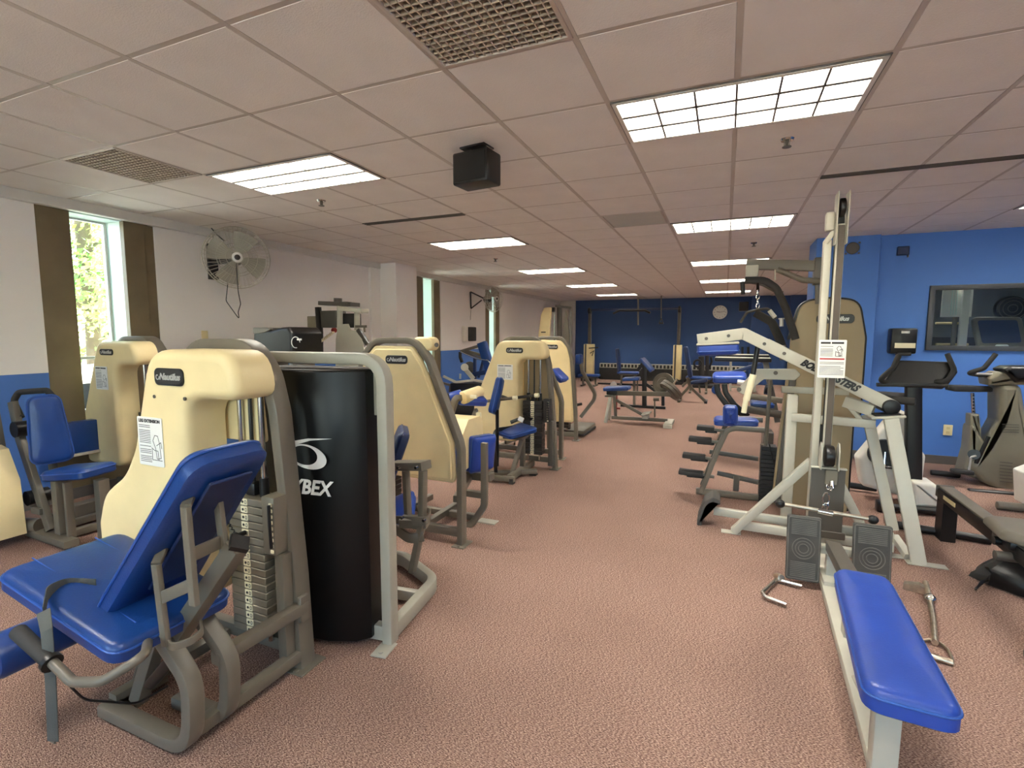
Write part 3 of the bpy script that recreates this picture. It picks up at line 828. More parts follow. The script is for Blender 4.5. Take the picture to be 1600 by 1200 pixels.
q = [py(83, 1158, .80), py(79, 1060, .80), py(73, 985, .81), py(68, 955, .84)]
MB().bar(q, .003, .036, (.92, .39, 0)).build('hanging_belt', M['strap'], A, 'grey webbing belt hanging beside the seat')
lp = fillet([py(68, 958, .84), py(74, 925, .90), py(105, 911, .98), py(150, 914, 1.02)], .08, 6)
MB().bar(lp, .003, .045, (0, 0, 1)).build('belt_loop', M['strap'], A)
MB().box(py(82, 1154, .828), (.03, .006, .03)).build('belt_buckle', M['dgray'], A)

# ------------------------------------------------------------------ black shrouded machine behind it
B = thing('black_shroud_machine', 'tall black shrouded weight machine with a pale grey tube frame and white printed logo', 'exercise machine', (-1.47, 1.93, 0), math.radians(7))
def bl(mb, name, m, parent=None, label=None): return mb.build(name, m, parent or B, label, world=False)
bl(MB().bar([(0, 0, 0), (0, 0, 1.405), (-.78, 0, 1.405), (-.78, 0, 0)], .055, .075, (0, 1, 0), .13, .01), 'tube_frame', M['pgray'])
bl(MB().box((.005, -.07, .004), (.08, .12, .008)).cyl((.005, -.10, .006), (.005, -.10, .014), .012, seg=8), 'floor_plate', M['pgray'])
sp = [(-.70, -.04), (-.60, -.11), (-.46, -.135), (-.26, -.13), (-.13, -.095), (-.075, -.045), (-.075, .16), (-.70, .16)]
bl(MB().prism(sp, Matrix.Translation((0, 0, .03)), 1.325, .012, back=.012), 'shroud', M['shroud'])
bl(MB().box((-.065, .03, 1.24), (.07, .01, .22)), 'inner_sheet', M['pgray'])
lm = Matrix.Translation((-.36, -.1365, .86)) @ Matrix(((1, 0, 0, 0), (0, 0, -1, 0), (0, 1, 0, 0), (0, 0, 0, 1)))
text('CYBEX', .098, lm @ Matrix.Translation((0, -.065, .0)), M['paper'], B, shear=.25, offset=.003, world=False, sx=.93)
lg = MB()
em = lm @ Matrix.Translation((.01, .085, .0))
def blob(n, f): return [f(2*PI*i/n) for i in range(n)]
ou = [em @ V((.105*math.cos(a)+.012, .058*math.sin(a)-.012*math.cos(a), 0)) for a in [2*PI*i/40 for i in range(40)]]
inn = [em @ V((.072*math.cos(a)-.004, .046*math.sin(a)-.004*math.cos(a)+.006, 0)) for a in [2*PI*i/40 for i in range(40)]]
lg.add([p for p in ou+inn]+[p+V((0, -.0015, 0)) for p in ou+inn], [(i, (i+1) % 40, 40+(i+1) % 40, 40+i) for i in range(40)]+[(80+i, 120+i, 120+(i+1) % 40, 80+(i+1) % 40) for i in range(40)])
lg.prism([(-.135, -.015), (-.115, .035), (-.06, .072), (.02, .088), (.15, .094), (.03, .078), (-.035, .058), (-.085, .025), (-.105, -.012)], em, .0015)
lg.build('swoosh_emblem', M['paper'], B, world=False)
bl(MB().bar([(0, .02, .05), (0, .52, .05), (-.36, .78, .05), (-.62, .66, .05)], .055, .08, (0, 0, 1), [0, .14, .16, 0], .01), 'base_loop', M['pgray'])
bl(MB().bar([(-.02, 0, .05), (-.70, 0, .05)], .05, .075), 'crossbar', M['pgray'])
bl(MB().bar([(-.02, .36, .045), (-.5, .36, .045)], .04, .06), 'inner_crossbar', M['pgray'])
cushion('backrest', M['dblue'], B, py(590, 815, 2.62), py(640, 672, 2.72), (-.6, -.5, .5), .26, .26, .07, r=.05)
MB().bar([py(600, 735, 2.58), py(626, 688, 2.6)], .03, .012, (.6, -.6, 0)).build('back_link', M['pgray'], B)
cushion('seat', M['blue2'], B, py(560, 835, 2.5), py(650, 795, 2.66), (0, -.25, 1), .36, .34, .07, r=.06)
st = MB()
tops = [py(615, 727, 2.50), py(666, 727, 2.46)]
st.bar([tops[0], tops[1]], .09, .05)
st.bar([py(634, 735, 2.50), py(638, 812, 2.50)], .028, .05, (0, 1, 0)).bar([py(661, 735, 2.44), py(660, 815, 2.44), py(644, 893, 2.44)], .035, .05, (0, 1, 0))
st.build('upright_frame', M['gray'], B)
MB().box(py(648, 815, 2.46), (.17, .10, .055), (0, 0, .3), .008).bar([py(618, 812, 2.44), py(668, 815, 2.40), py(672, 800, 2.5)], .01, .05, (0, 0, 1), .04).build('clamp', M['gray'], B)
MB().bar([py(618, 826, 2.42), py(640, 842, 2.40), py(662, 838, 2.44)], .02, .06, (0, 0, 1), .2).build('curved_stop', M['gray'], B)
for a, b in ((624, 730), (652, 730), (630, 808), (664, 812)):
    p = py(a, b, 2.395); MB().cyl(p, p+V((0, -.02, 0)), .009, seg=8).build('bolt', M['chrome'], B)

# ------------------------------------------------------------------ flat panelled tower with rollers
D = thing('abdominal_machine', 'cream flat-backed tower with blue hip pad and cream rollers beyond it', 'exercise machine', (-2.2, 3.3, 0))
T = Tower(D, -2.68, 3.09, 1)
T.arch(M['gray'], .045, .075); T.base(M['gray'], .09); T.panel(M['cream'], bx=.47)
T.rails(M['gray'], 3.75, .07, (.30, .62))
MB().bar([V((-1.75, 3.1, .33)), V((-1.95, 3.75, .36))], .05, .05).build('upper_rail', M['gray'], D)
T.stack(M['dsteel'], 12, .15, .37, .16, .62, .02, .11, 1.35, block=False, label=False)
MB().prism(rrect(.17, .10, .045), Matrix.Translation(py(671, 537, 3.2)) @ Matrix(((1, 0, 0, 0), (0, 0, -1, 0), (0, 1, 0, 0), (0, 0, 0, 1))), .10, .015).build('pulley_cover', M['cream'], D)
MB().cyl(py(682, 539, 3.105), py(682, 539, 3.09), .016, seg=14).build('cover_hole', M['dgray'], D)
MB().prism([(0, .45), (0, .74), (.10, .85), (.30, .85), (.36, .80), (.36, .5)], Matrix(((0, 0, -1, -1.84), (1, 0, 0, 3.36), (0, 1, 0, 0), (0, 0, 0, 1))), .34, .04).build('cam_housing', M['cream'], D)
cushion('hip_pad', M['blue2'], D, (-1.85, 3.60, .42), (-1.82, 3.60, .71), (1, -.35, .1), .26, .26, .10, r=.03)
MB().box(py(712, 708, 3.45), (.02, .25, .34), (0, 0, .5)).build('side_pad', M['blue2'], D)
MB().bar([py(757, 692, 3.42), py(757, 750, 3.42), py(757, 790, 3.42), py(738, 818, 3.42), py(720, 825, 3.4)], .05, .04, (0, 1, 0), .09).build('pad_upright', M['gray'], D)
MB().box(V((-1.83, 3.62, .36)), (.24, .10, .06)).box(V((-1.86, 3.56, .22)), (.2, .05, .05)).bar([V((-1.80, 3.5, .05)), V((-2.4, 3.5, .05))], .05, .05).build('pad_carriage', M['gray'], D)
MB().box(V((-1.72, 3.56, .005)), (.16, .09, .01)).build('floor_plate', M['pgray'], D)
cushion('chest_pad', M['blue2'], D, py(712, 628, 3.75), py(756, 630, 3.95), (-.1, -.5, .8), .16, .16, .07, r=.03)
MB().cyl(py(722, 622, 3.70), py(750, 612, 3.95), .055, seg=20, bev=.012).build('foam_roller', M['cream'], D)
MB().cyl(py(703, 622, 3.7), py(722, 617, 3.75), .05, seg=16, bev=.01).build('blue_roller', M['blue2'], D)
MB().bar([py(705, 645, 3.65), py(712, 622, 3.66), py(732, 620, 3.8)], .05, .05, (0, 1, 0), .04).bar([py(738, 655, 3.7), py(744, 640, 3.8)], .03, .03, (0, 1, 0)).build('roller_arm', M['gray'], D)
MB().box(py(740, 620, 3.68), (.06, .02, .03)).box(py(748, 650, 3.72), (.04, .03, .06)).build('roller_bracket', M['label'], D)

# ------------------------------------------------------------------ chair machine with cowl
E = thing('arm_curl_machine', 'cream cowled tower with a small blue chair and two chrome handles', 'exercise machine', (-2.2, 5.1, 0))
T = Tower(E, -1.70, 5.33, -1)
T.arch(M['gray'], .045, .085); T.base(M['gray'], .1)
T.cowl(M['cream'], COWL, .17, -.03, .045); T.badge(.445, 1.345, T.fd, .042, .2, .06)
placard(Matrix.Translation(T.P(.56, 1.10, T.fd-.001)) @ Matrix(((1, 0, 0, 0), (0, 0, -1, 0), (0, 1, 0, 0), (0, 0, 0, 1))), .19, .17, E, '-')
T.stack(M['dsteel'], 14, .145, .375, .17, .78, -.12, .11)
MB().prism(T.poly([(.11, .60), (.11, 1.26), (.42, 1.26), (.42, .60)], .02), T.mx(.03), .012).build('rear_panel', M['tan'], E)
MB().bar([T.P(.055, .05, -.07), T.P(.055, .56, -.07)], .05, .05, (0, 1, 0)).build('stack_post', M['dgray'], E)
for z in (.19, .31, .43): MB().box(T.P(.05, z, -.02), (.07, .05, .04)).build('post_spacer', M['gray'], E)
MB().bar([V((-1.99, 4.62, .05)), V((-1.99, 5.3, .05))], .06, .06).build('floor_rail', M['gray'], E)
MB().bar([V((-2.25, 4.72, .05)), V((-1.82, 4.98, .05))], .05, .05).bar([V((-2.3, 4.56, .05)), V((-1.92, 4.6, .05))], .05, .05).build('foot_bar', M['gray'], E)
MB().box(V((-1.86, 4.99, .01)), (.08, .06, .02)).box(V((-1.95, 4.60, .03)), (.05, .06, .06)).build('rubber_foot', M['rubber'], E)
MB().bar([V((-2.03, 4.8, .05)), V((-1.98, 5.0, .45))], .045, .045, (1, 0, 0)).bar([V((-2.0, 5.02, .08)), V((-2.0, 5.02, .46))], .05, .05, (0, 1, 0)).build('seat_post', M['gray'], E)
MB().bar([py(777, 728, 4.72), py(777, 655, 4.72), py(777, 640, 4.72)], .03, .03, (0, 1, 0)).build('back_post', M['black'], E)
MB().bar([py(775, 738, 4.66), py(772, 700, 4.62), py(772, 672, 4.68), py(800, 668, 4.9)], .04, .012, (0, 1, 0), .1).build('back_spring', M['black'], E)
cushion('seat', M['blue'], E, py(787, 684, 4.72), py(828, 671, 4.98), (0, 0, 1), .30, .34, .06, r=.05)
MB().box(py(806, 682, 4.85), (.22, .2, .03)).build('seat_board', M['dgray'], E)
cushion('backrest', M['blue'], E, (-2.245, 4.70, .70), (-2.20, 4.80, 1.07), (1, .15, -.1), .21, .15, .07, r=.05)
for a, b, Y, m2 in ((758, 628, 4.75, 'worn'), (792, 624, 4.9, 'black')):
    h = MB().tube([py(a-8, b-5, Y+.25), py(a+2, b-1, Y+.05), py(a+42, b-6, Y+.0)], .016, 10, .06).build('handle', M['gray' if m2 == 'worn' else 'rubber'], E)
    p = py(a+46, b-6, Y); MB().cyl(p+V((-.02, 0, 0)), p+V((.03, 0, .004)), .024, seg=14, bev=.006).build('handle_cap', M['label'], h)
MB().tube([py(798, 660, 4.9), py(810, 655, 4.95), py(816, 655, 4.9)], .02, 8, .02).build('seat_belt', M['strap'], E)
MB().box(py(814, 655, 4.88), (.06, .02, .05), (0, .4, 0)).build('belt_buckle', M['paper'], E)

# ------------------------------------------------------------------ tower tucked behind it, and the next one down the aisle
G = thing('tucked_tower_machine', 'grey framed cream tower standing close behind the chair machine', 'exercise machine', (-2.2, 5.95, 0))
T = Tower(G, -2.78, 5.80, 1)
T.arch(M['gray'], .045, .08); T.base(M['gray']); T.panel(M['cream'], badge=False)
T.stack(M['dsteel'], 10, .15, .37, .16, .62, .03, .11, 1.3, block=False, label=False)
T.rails(M['gray'], 6.35, .06)
cushion('shoulder_pad', M['blue2'], G, py(862, 580, 6.1), py(880, 598, 6.1), (.7, 0, .7), .3, .3, .07, r=.04)
MB().bar([py(862, 590, 6.12), py(858, 640, 6.12), py(858, 700, 6.12)], .05, .05, (0, 1, 0)).build('pad_post', M['gray'], G)
Fm = thing('aisle_tower_machine', 'cream flat-backed tower with a bent grey press arm at the aisle', 'exercise machine', (-2.3, 7.2, 0))
T = Tower(Fm, -1.90, 6.92, -1)
T.arch(M['gray'], .045, .08); T.base(M['gray'])
T.panel(M['cream'], pts=[(.06, .26), (.08, .80), (.115, 1.16), (.15, 1.33), (.26, 1.44), (.62, 1.44), (.70, 1.32), (.80, 1.06), (.92, .75), (.93, .26)], bx=.40, bz=1.345)
T.stack(M['dsteel'], 10, .15, .37, .16, .62, .03, .11, 1.3, block=False, label=False)
arm = [py(908, 567, 7.3), py(910, 580, 7.3), py(918, 595, 7.35), py(930, 615, 7.4), py(928, 625, 7.4), py(907, 652, 7.3)]
MB().bar(arm, .05, .05, (0, 1, 0), .12).build('press_arm', M['gray'], Fm)
MB().box(py(905, 561, 7.28), (.08, .14, .15), bev=.02).build('arm_pad', M['blue'], Fm)
MB().tube([py(885, 633, 7.0), py(900, 633, 7.1), py(909, 631, 7.15)], .02, 10).build('hand_grip', M['rubber'], Fm)
MB().bar([py(888, 640, 7.1), py(888, 670, 7.1)], .06, .06, (0, 1, 0)).box(py(890, 652, 7.15), (.2, .1, .06)).box(py(893, 640, 7.1), (.12, .1, .05)).build('seat_post', M['black'], Fm)
MB().box(py(905, 668, 7.55), (.34, .75, .05), bev=.01).build('foot_platform', M['gray'], Fm)
MB().box(py(905, 672, 7.55), (.36, .77, .03), bev=.01).build('platform_base', M['rubber'], Fm)

# ------------------------------------------------------------------ wall-side machine with blue chair and cowl
Cm = thing('seated_curl_machine', 'cowled tower with a blue chair by the left window', 'exercise machine', (-4.9, 2.5, 0))
T = Tower(Cm, -4.58, 2.95, -1)
T.arch(M['gray'], .045, .13); T.base(M['gray'])
T.cowl(M['cream'], COWL, .19, -.05, .045); T.badge(.50, 1.355, T.fd, .042, .19, .055)
placard(Matrix.Translation(T.P(.60, 1.12, T.fd-.001)) @ Matrix(((1, 0, 0, 0), (0, 0, -1, 0), (0, 1, 0, 0), (0, 0, 0, 1))), .18, .21, Cm, '-')
T.stack(M['dsteel'], 14, .145, .375, .17, .80, -.09, .11)
T.rails(M['dgray'], 2.1, .05, (.05, .35))
MB().box(V((-4.70, 2.55, .10)), (.10, .75, .14)).build('stack_tray', M['dgray'], Cm)
cushion('seat', M['blue'], Cm, (-4.50, 2.02, .46), (-4.12, 2.11, .50), (0, 0, 1), .26, .28, .075, r=.06)
cushion('backrest', M['blue'], Cm, (-4.60, 2.05, .56), (-4.66, 2.05, 1.06), (1, -.5, .08), .25, .18, .09, r=.07)
MB().bar([V((-4.42, 1.98, .02)), V((-4.42, 1.98, .46))], .07, .06, (0, 1, 0)).bar([V((-4.30, 1.98, .02)), V((-4.30, 1.98, .46))], .03, .05, (0, 1, 0)).bar([V((-4.16, 2.12, .02)), V((-4.16, 2.12, .46))], .07, .07, (0, 1, 0)).build('seat_post', M['gray'], Cm)
MB().bar([V((-4.62, 2.05, .5)), V((-4.66, 2.06, .72))], .05, .04, (0, 1, 0)).build('back_post', M['dgray'], Cm)
MB().bar([V((-4.75, 1.95, .04)), V((-4.20, 1.93, .04))], .09, .05).bar([V((-4.42, 1.95, .04)), V((-4.40, 2.95, .04))], .06, .05).build('floor_rail', M['gray'], Cm)
MB().bar([V((-4.98, 2.0, 1.0)), V((-4.92, 2.0, .72)), V((-4.62, 1.96, .30)), V((-4.52, 1.96, .08))], .075, .04, (0, 1, 0), .12).build('swing_arm', M['gray'], Cm)
MB().bar([V((-5.05, 1.92, .95)), V((-4.95, 1.9, .62)), V((-4.80, 1.88, .45)), V((-4.74, 1.88, .16))], .05, .04, (0, 1, 0), .12).build('link_arm', M['gray'], Cm)
MB().tube([V((-4.93, 2.02, .88)), V((-5.02, 2.02, 1.0)), V((-4.98, 2.04, 1.07)), V((-4.72, 2.1, 1.09)), V((-4.66, 2.1, 1.05))], .022, 10, .05).build('grab_handle', M['rubber'], Cm)
MB().cyl(V((-4.88, 1.95, .80)), V((-4.88, 2.08, .80)), .06, seg=20).build('cam_wheel', M['black'], Cm)
MB().cyl(V((-4.72, 1.92, .30)), V((-4.72, 2.05, .30)), .055, seg=20).build('cam_wheel', M['black'], Cm)
MB().cyl(V((-4.86, 1.88, .10)), V((-4.64, 1.95, .10)), .05, seg=16).box(V((-4.62, 1.95, .22)), (.12, .06, .05)).build('pivot_shaft', M['gray'], Cm)
MB().prism([(0, .06), (.0, .70), (.10, .68), (.22, .46), (.24, .06)], Matrix(((1, 0, 0, -4.90), (0, 0, -1, 1.88), (0, 1, 0, 0), (0, 0, 0, 1))), .26, .03).build('cam_cover', M['cream'], Cm)
MB().box(pxx(128, 683, -5.36), (.10, .42, .30), bev=.01).build('window_seat_panel', M['blue'], Cm)
MB().box(pxx(128, 708, -5.34), (.10, .46, .025), bev=.004).build('panel_ledge', M['lgray'], Cm)
# ================================================================== MACHINES, RIGHT SIDE
# ------------------------------------------------------------------ seated cable row with the tall tower
R = thing('cable_row_machine', 'pale grey seated row machine with long blue bench and tall cable tower, nearest right', 'exercise machine', (.6, 3.0, 0))
MB().bar([V((.555, 1.95, .035)), V((.635, 3.62, .035))], .075, .05).build('floor_rail', M['lgray'], R)
MB().bar([V((.635, 3.3, .05)), V((.64, 4.12, .05))], .09, .07).build('floor_rail', M['lgray'], R)
MB().bar([V((.558, 1.97, .0)), V((.545, 1.92, .345))], .075, .06, (0, 1, 0)).build('front_post', M['lgray'], R)
MB().box(V((.565, 1.93, .338)), (.22, .10, .014), (0, 0, .05)).build('bench_bracket', M['lgray'], R)
MB().bar([V((.56, 1.9, .315)), V((.625, 2.75, .315))], .06, .045).bar([V((.62, 2.70, .32)), V((.645, 3.42, .26))], .075, .06).build('bench_rail', M['dgray'], R)
MB().box(V((.612, 2.78, .17)), (.05, .07, .26)).build('rail_strut', M['lgray'], R)
cushion('bench', M['blue2'], R, (.567, 1.765, .343), (.628, 2.70, .343), (0, 0, 1), .25, .215, .09, r=.06)
MB().box(V((.655, 3.42, .11)), (.085, .05, .20)).bar([V((.42, 3.44, .23)), V((.90, 3.44, .23))], .05, .05).build('foot_support', M['lgray'], R)
for x0, x1 in ((.395, .575), (.735, .925)):
    tilt = Matrix.Rotation(.16, 4, 'X')
    fm = Matrix.Translation(((x0+x1)/2, 3.39, .235)) @ Matrix(((1, 0, 0, 0), (0, 0, -1, 0), (0, 1, 0, 0), (0, 0, 0, 1))) @ Matrix.Rotation(-.12, 4, 'X')
    w = x1-x0
    fp = MB().prism(rrect(w, .39, .012), fm, .022, .006).build('footplate', M['foot'], R)
    rd = MB()
    for k in range(9):
        for sgn in (1, -1): rd.box(fm @ V((0, sgn*(.085+k*.0105), .022)), (w*.74, .0055, .008), fm.to_3x3(), 0)
    rd.bar([fm @ V((a, b, .022)) for a, b in rrect(w*.92, .365, .01)], .005, .006, tuple(fm.to_3x3() @ V((0, 0, 1))), closed=True)
    for q in (1.0, .72, .44):
        rd.bar([fm @ V((w*.33*q*math.cos(t), .062*q*math.sin(t), .022)) for t in [2*PI*i/24 for i in range(24)]], .005, .006, tuple(fm.to_3x3() @ V((0, 0, 1))), closed=True)
    o = rd.build('tread_ridges', M['ridge'], fp); o['kind'] = 'stuff'
MB().box(V((.672, 3.86, .41)), (.20, .012, .44)).box(V((.672, 3.858, .175)), (.24, .02, .05)).build('mounting_plate', M['dgray'], R)
MB().box(V((.672, 3.852, .635)), (.21, .03, .012)).build('plate_lip', M['lgray'], R)
MB().box(V((.69, 3.845, .575)), (.075, .016, .10), None, .006).build('swivel_plate', M['steel'], R)
pu = V((.668, 3.84, .72))
MB().cyl(pu+V((-.026, 0, 0)), pu+V((.026, 0, 0)), .07, seg=24, bev=.006).build('low_pulley', M['black'], R)
for dx in (-.052, .048):
    MB().prism(rpoly([(-.05, -.09), (.05, -.09), (.05, .04), (.02, .09), (-.02, .09), (-.05, .04)], .012), Matrix(((0, 0, 1, pu.x+dx), (1, 0, 0, pu.y), (0, 1, 0, pu.z), (0, 0, 0, 1))), .006).build('pulley_cheek', M['lgray'], R)
ch = MB().cyl(V((.69, 3.83, .55)), V((.69, 3.80, .51)), .012, seg=10).build('swivel', M['chrome'], R)
hook = py(1291, 760, 3.62)
for k in range(5):
    c = V((.69, 3.80, .51)).lerp(hook, (k+.5)/5)
    MB().tube([c+V((.011*math.cos(a)*(1 if k % 2 else .3), .006*math.cos(a), .016*math.sin(a))) for a in [2*PI*i/10 for i in range(10)]], .0032, 6, closed=True).build('chain_link', M['chrome'], R)
bar = thing('straight_bar', 'straight chrome pull bar with black ball ends clipped to the row machine cable', 'pull bar', tuple(py(1291, 798, 3.5)))
a, b = py(1219, 787, 3.5), py(1364, 812, 3.5)
MB().cyl(a, b, .0125, seg=14).build('shaft', M['worn'], bar)
for q in (a, b):
    MB().lathe([(-1, .004), (-.8, .018), (-.3, .0265), (.2, .0265), (.7, .02), (1, .008)], q, (b-a).normalized()*.028).build('ball_end', M['black'], bar)
m_ = (a+b)/2
MB().tube([m_+V((.02*math.cos(t)*.7, 0, .025+.026*math.sin(t))) for t in [2*PI*i/12 for i in range(12)]], .006, 8, closed=True).cyl(m_+V((-.04, 0, 0)), m_+V((.04, 0, -.008)), .0175, seg=14).build('eye', M['chrome'], bar)
MB().tube([m_+V((.018*math.cos(t), .004*math.cos(t), .078+.04*math.sin(t))) for t in [2*PI*i/14 for i in range(14)]], .0045, 8, closed=True).build('snap_hook', M['chrome'], bar)
MB().box(V((.662, 3.93, 1.12)), (.05, .075, 2.24), None, .008).build('upright', M['lgray'], R)
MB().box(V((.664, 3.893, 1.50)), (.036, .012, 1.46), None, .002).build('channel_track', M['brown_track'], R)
MB().box(V((.600, 3.97, 1.08)), (.045, .075, 2.14), None, .008).build('upright', M['lgray'], R)
MB().cyl(V((.634, 3.92, .75)), V((.634, 3.92, 2.3)), .004, seg=6).build('cable', M['black'], R)
for x in (.630, .690): MB().box(V((x, 3.90, 2.27)), (.007, .11, .33), None, .003).build('top_cheek_plate', M['lgray'], R)
MB().cyl(V((.645, 3.90, 2.34)), V((.675, 3.90, 2.34)), .06, seg=24, bev=.005).box(V((.66, 3.93, 2.26)), (.045, .03, .18)).build('top_pulley', M['black'], R)
MB().box(V((.600, 3.92, 2.26)), (.05, .06, .12), None, .01).build('top_bracket', M['lgray'], R)
MB().bar([V((.585, 3.95, 2.13)), V((.64, 3.93, 2.22))], .03, .05, (0, 1, 0)).build('top_link', M['lgray'], R)
placard(Matrix.Translation(V((.650, 3.855, 1.365))) @ Matrix(((1, 0, 0, 0), (0, 0, -1, 0), (0, 1, 0, 0), (0, 0, 0, 1))), .155, .25, R, '-', red=True)
MB().bar([V((.12, 4.10, .02)), V((.60, 4.05, .63))], .055, .06, (0, 1, 0)).build('brace', M['lgray'], R)
MB().bar([V((.72, 4.05, .60)), V((1.02, 4.10, .02))], .055, .06, (0, 1, 0)).build('brace', M['lgray'], R)
MB().bar([V((.15, 4.11, .07)), V((1.12, 4.08, .07))], .05, .06).build('crossbar', M['lgray'], R)
MB().box(V((.10, 4.11, .004)), (.14, .07, .008)).build('floor_plate', M['lgray'], R)
# ------------------------------------------------------------------ lever press with lettered arm
P = thing('lever_press_machine', 'lever press machine with a long pale lettered arm and blue pad at its end', 'exercise machine', (.6, 4.3, 0))
ap = [V((-.205, 4.28, 1.482)), V((.128, 4.28, 1.53)), V((1.10, 4.28, 1.025))]
MB().bar(ap, .088, .055, (0, 1, 0), .02, .006).build('lever_arm', M['lgray'], P)
MB().bar([V((.30, 4.44, 1.46)), V((1.06, 4.44, 1.055))], .07, .05, (0, 1, 0)).build('lever_arm', M['lgray'], P)
dr = (ap[2]-ap[1]).normalized(); nz = V((0, -1, 0)); uy = nz.cross(dr)
tm = Matrix(((dr.x, uy.x, 0, 0), (0, 0, -1, 0), (dr.z, uy.z, 0, 0), (0, 0, 0, 1)))
tm.translation = ap[1].lerp(ap[2], .595)+V((0, -.0285, 0))
text('BODY MASTERS', .068, tm, M['black'], P, shear=.35, offset=.0042, sx=.84)
for f_, seg_ in ((.2, 0), (.68, 0), (.15, 1), (.29, 1)):
    p = ap[seg_].lerp(ap[seg_+1], f_)
    MB().cyl(p+V((0, -.027, 0)), p+V((0, -.036, 0)), .013, .011, seg=12).build('bolt', M['dgray'], P)
MB().box(V((-.055, 4.32, 1.452)), (.31, .20, .016), (0, -.06, 0)).build('pad_board', M['lgray'], P)
cushion('arm_pad', M['blue2'], P, (-.205, 4.33, 1.44), (.098, 4.33, 1.458), (0, 0, -1), .20, .20, .085, r=.02)
a, b, c = py(1185, 536, 4.36), py(1176, 592, 4.36), py(1164, 640, 4.36)
MB().cyl(a, py(1174, 600, 4.36), .019, seg=14).build('shock_tube', M['black'], P)
MB().cyl(py(1177, 585, 4.36), py(1166, 625, 4.36), .026, seg=14).cyl(py(1166, 622, 4.36), py(1162, 645, 4.36), .02, seg=12).build('shock_body', M['label'], P)
MB().prism(rpoly([(.10, 1.06), (.24, 1.245), (.52, 1.255), (.56, 1.21), (.52, 1.165), (.30, 1.165), (.16, 1.03)], .02), Matrix(((1, 0, 0, 0), (0, 0, -1, 4.55), (0, 1, 0, 0), (0, 0, 0, 1))), .05, .006).build('foot_lever', M['lgray'], P)
MB().cyl(V((.12, 4.49, 1.075)), V((.12, 4.485, 1.075)), .018, seg=12).cyl(V((.38, 4.49, 1.22)), V((.38, 4.485, 1.22)), .016, seg=12).build('pivot_bolt', M['dgray'], P)
MB().bar([V((.44, 4.6, 1.08)), V((.90, 4.6, 1.08))], .06, .05).build('upper_crossbar', M['lgray'], P)
MB().box(V((.50, 4.42, .53)), (.075, .06, 1.06), None, .008).build('post', M['lgray'], P)
MB().bar([V((.50, 4.40, .885)), V((1.02, 4.30, .885))], .05, .06).build('crossbar', M['lgray'], P)
MB().cyl(V((1.09, 4.22, 1.02)), V((1.09, 4.50, 1.02)), .052, seg=22, bev=.006).build('bearing', M['black'], P)
MB().box(V((1.06, 4.24, .955)), (.20, .16, .018), (0, -.12, 0)).build('bearing_plate', M['lgray'], P)
MB().box(V((1.06, 4.24, .968)), (.15, .12, .012), (0, -.12, 0)).build('bearing_pad', M['black'], P)
MB().bar([V((1.07, 4.15, .95)), V((1.25, 4.02, .0))], .085, .06, (.1, 1, 0)).build('leg', M['lgray'], P)
MB().bar([V((1.00, 4.45, .93)), V((1.17, 4.30, .12))], .07, .06, (.1, 1, 0)).build('leg', M['lgray'], P)
MB().bar([V((1.0, 4.3, .98)), V((.84, 4.38, 1.03))], .06, .08).bar([V((.98, 4.3, .85)), V((.86, 4.36, 1.0))], .03, .03).build('gusset', M['lgray'], P)
MB().box(V((1.29, 4.02, .004)), (.22, .07, .008)).build('floor_plate', M['lgray'], P)
MB().box(V((1.14, 4.10, .004)), (.14, .07, .008)).build('floor_plate', M['lgray'], P)
MB().bar([V((-.03, 4.28, .10)), V((1.15, 4.20, .10))], .05, .06).build('floor_rail', M['lgray'], P)
MB().bar([V((1.16, 4.22, .10)), V((1.20, 4.05, .03))], .05, .04).build('foot_brace', M['lgray'], P)
MB().prism(rpoly([(-.13, .0), (-.13, .05), (-.085, .20), (-.02, .245), (.035, .225), (.035, .19), (-.02, .20), (-.06, .17), (-.10, .04), (-.09, .0)], .012), Matrix(((1, 0, 0, -.02), (0, 0, -1, 4.36), (0, 1, 0, 0), (0, 0, 0, 1))), .20, .006).build('bent_footplate', M['foot'], P)
MB().cyl(V((1.10, 4.42, 1.06)), V((1.26, 4.36, 1.05)), .028, seg=14, bev=.008).build('hand_grip', M['rubber'], P)

# ------------------------------------------------------------------ assisted chin and dip station behind it
N = thing('chin_dip_machine', 'tan panelled chin and dip station with black step pegs and curved overhead grips', 'exercise machine', (.6, 5.0, 0))
np_ = rpoly([(.435, .07), (.515, 1.49), (.58, 1.80), (.80, 1.825), (.99, 1.80), (1.05, 1.50), (1.05, .87), (1.005, .83), (1.005, .02), (.45, .02)], [.02, .2, .12, .3, .12, .2, .02, .02, .02, .02], 6)
NM = Matrix(((1, 0, 0, 0), (0, 0, -1, 4.92), (0, 1, 0, 0), (0, 0, 0, 1)))
MB().prism(np_, NM, .025, .008).build('tan_panel', M['tan'], N)
MB().bar([V((x, 4.96, z)) for x, z in np_[8:-12]], .03, .10, (0, 1, 0)).build('black_edge_frame', M['black'], N)
bm_ = Matrix.Translation((.83, 4.893, 1.655)) @ Matrix(((1, 0, 0, 0), (0, 0, -1, 0), (0, 1, 0, 0), (0, 0, 0, 1)))
b_ = MB().prism(rrect(.27, .075, .03), bm_, .008, .003).build('badge', M['black'], N, 'black oval maker badge')
text('Nautilus', .05, bm_ @ Matrix.Translation((.01, 0, .009)), M['silver'], b_, shear=.28, offset=.0015)
MB().bar([V((.545, 4.88, 1.15)), V((.475, 4.88, .05))], .05, .05, (0, 1, 0)).build('side_post', M['dgray'], N)
MB().box(V((.80, 4.9, .80)), (.10, .05, .06)).build('pad_stub', M['beige'], N)
MB().box(V((.79, 4.89, .66)), (.035, .02, .22)).build('warning_strip', M['black'], N)
first = None
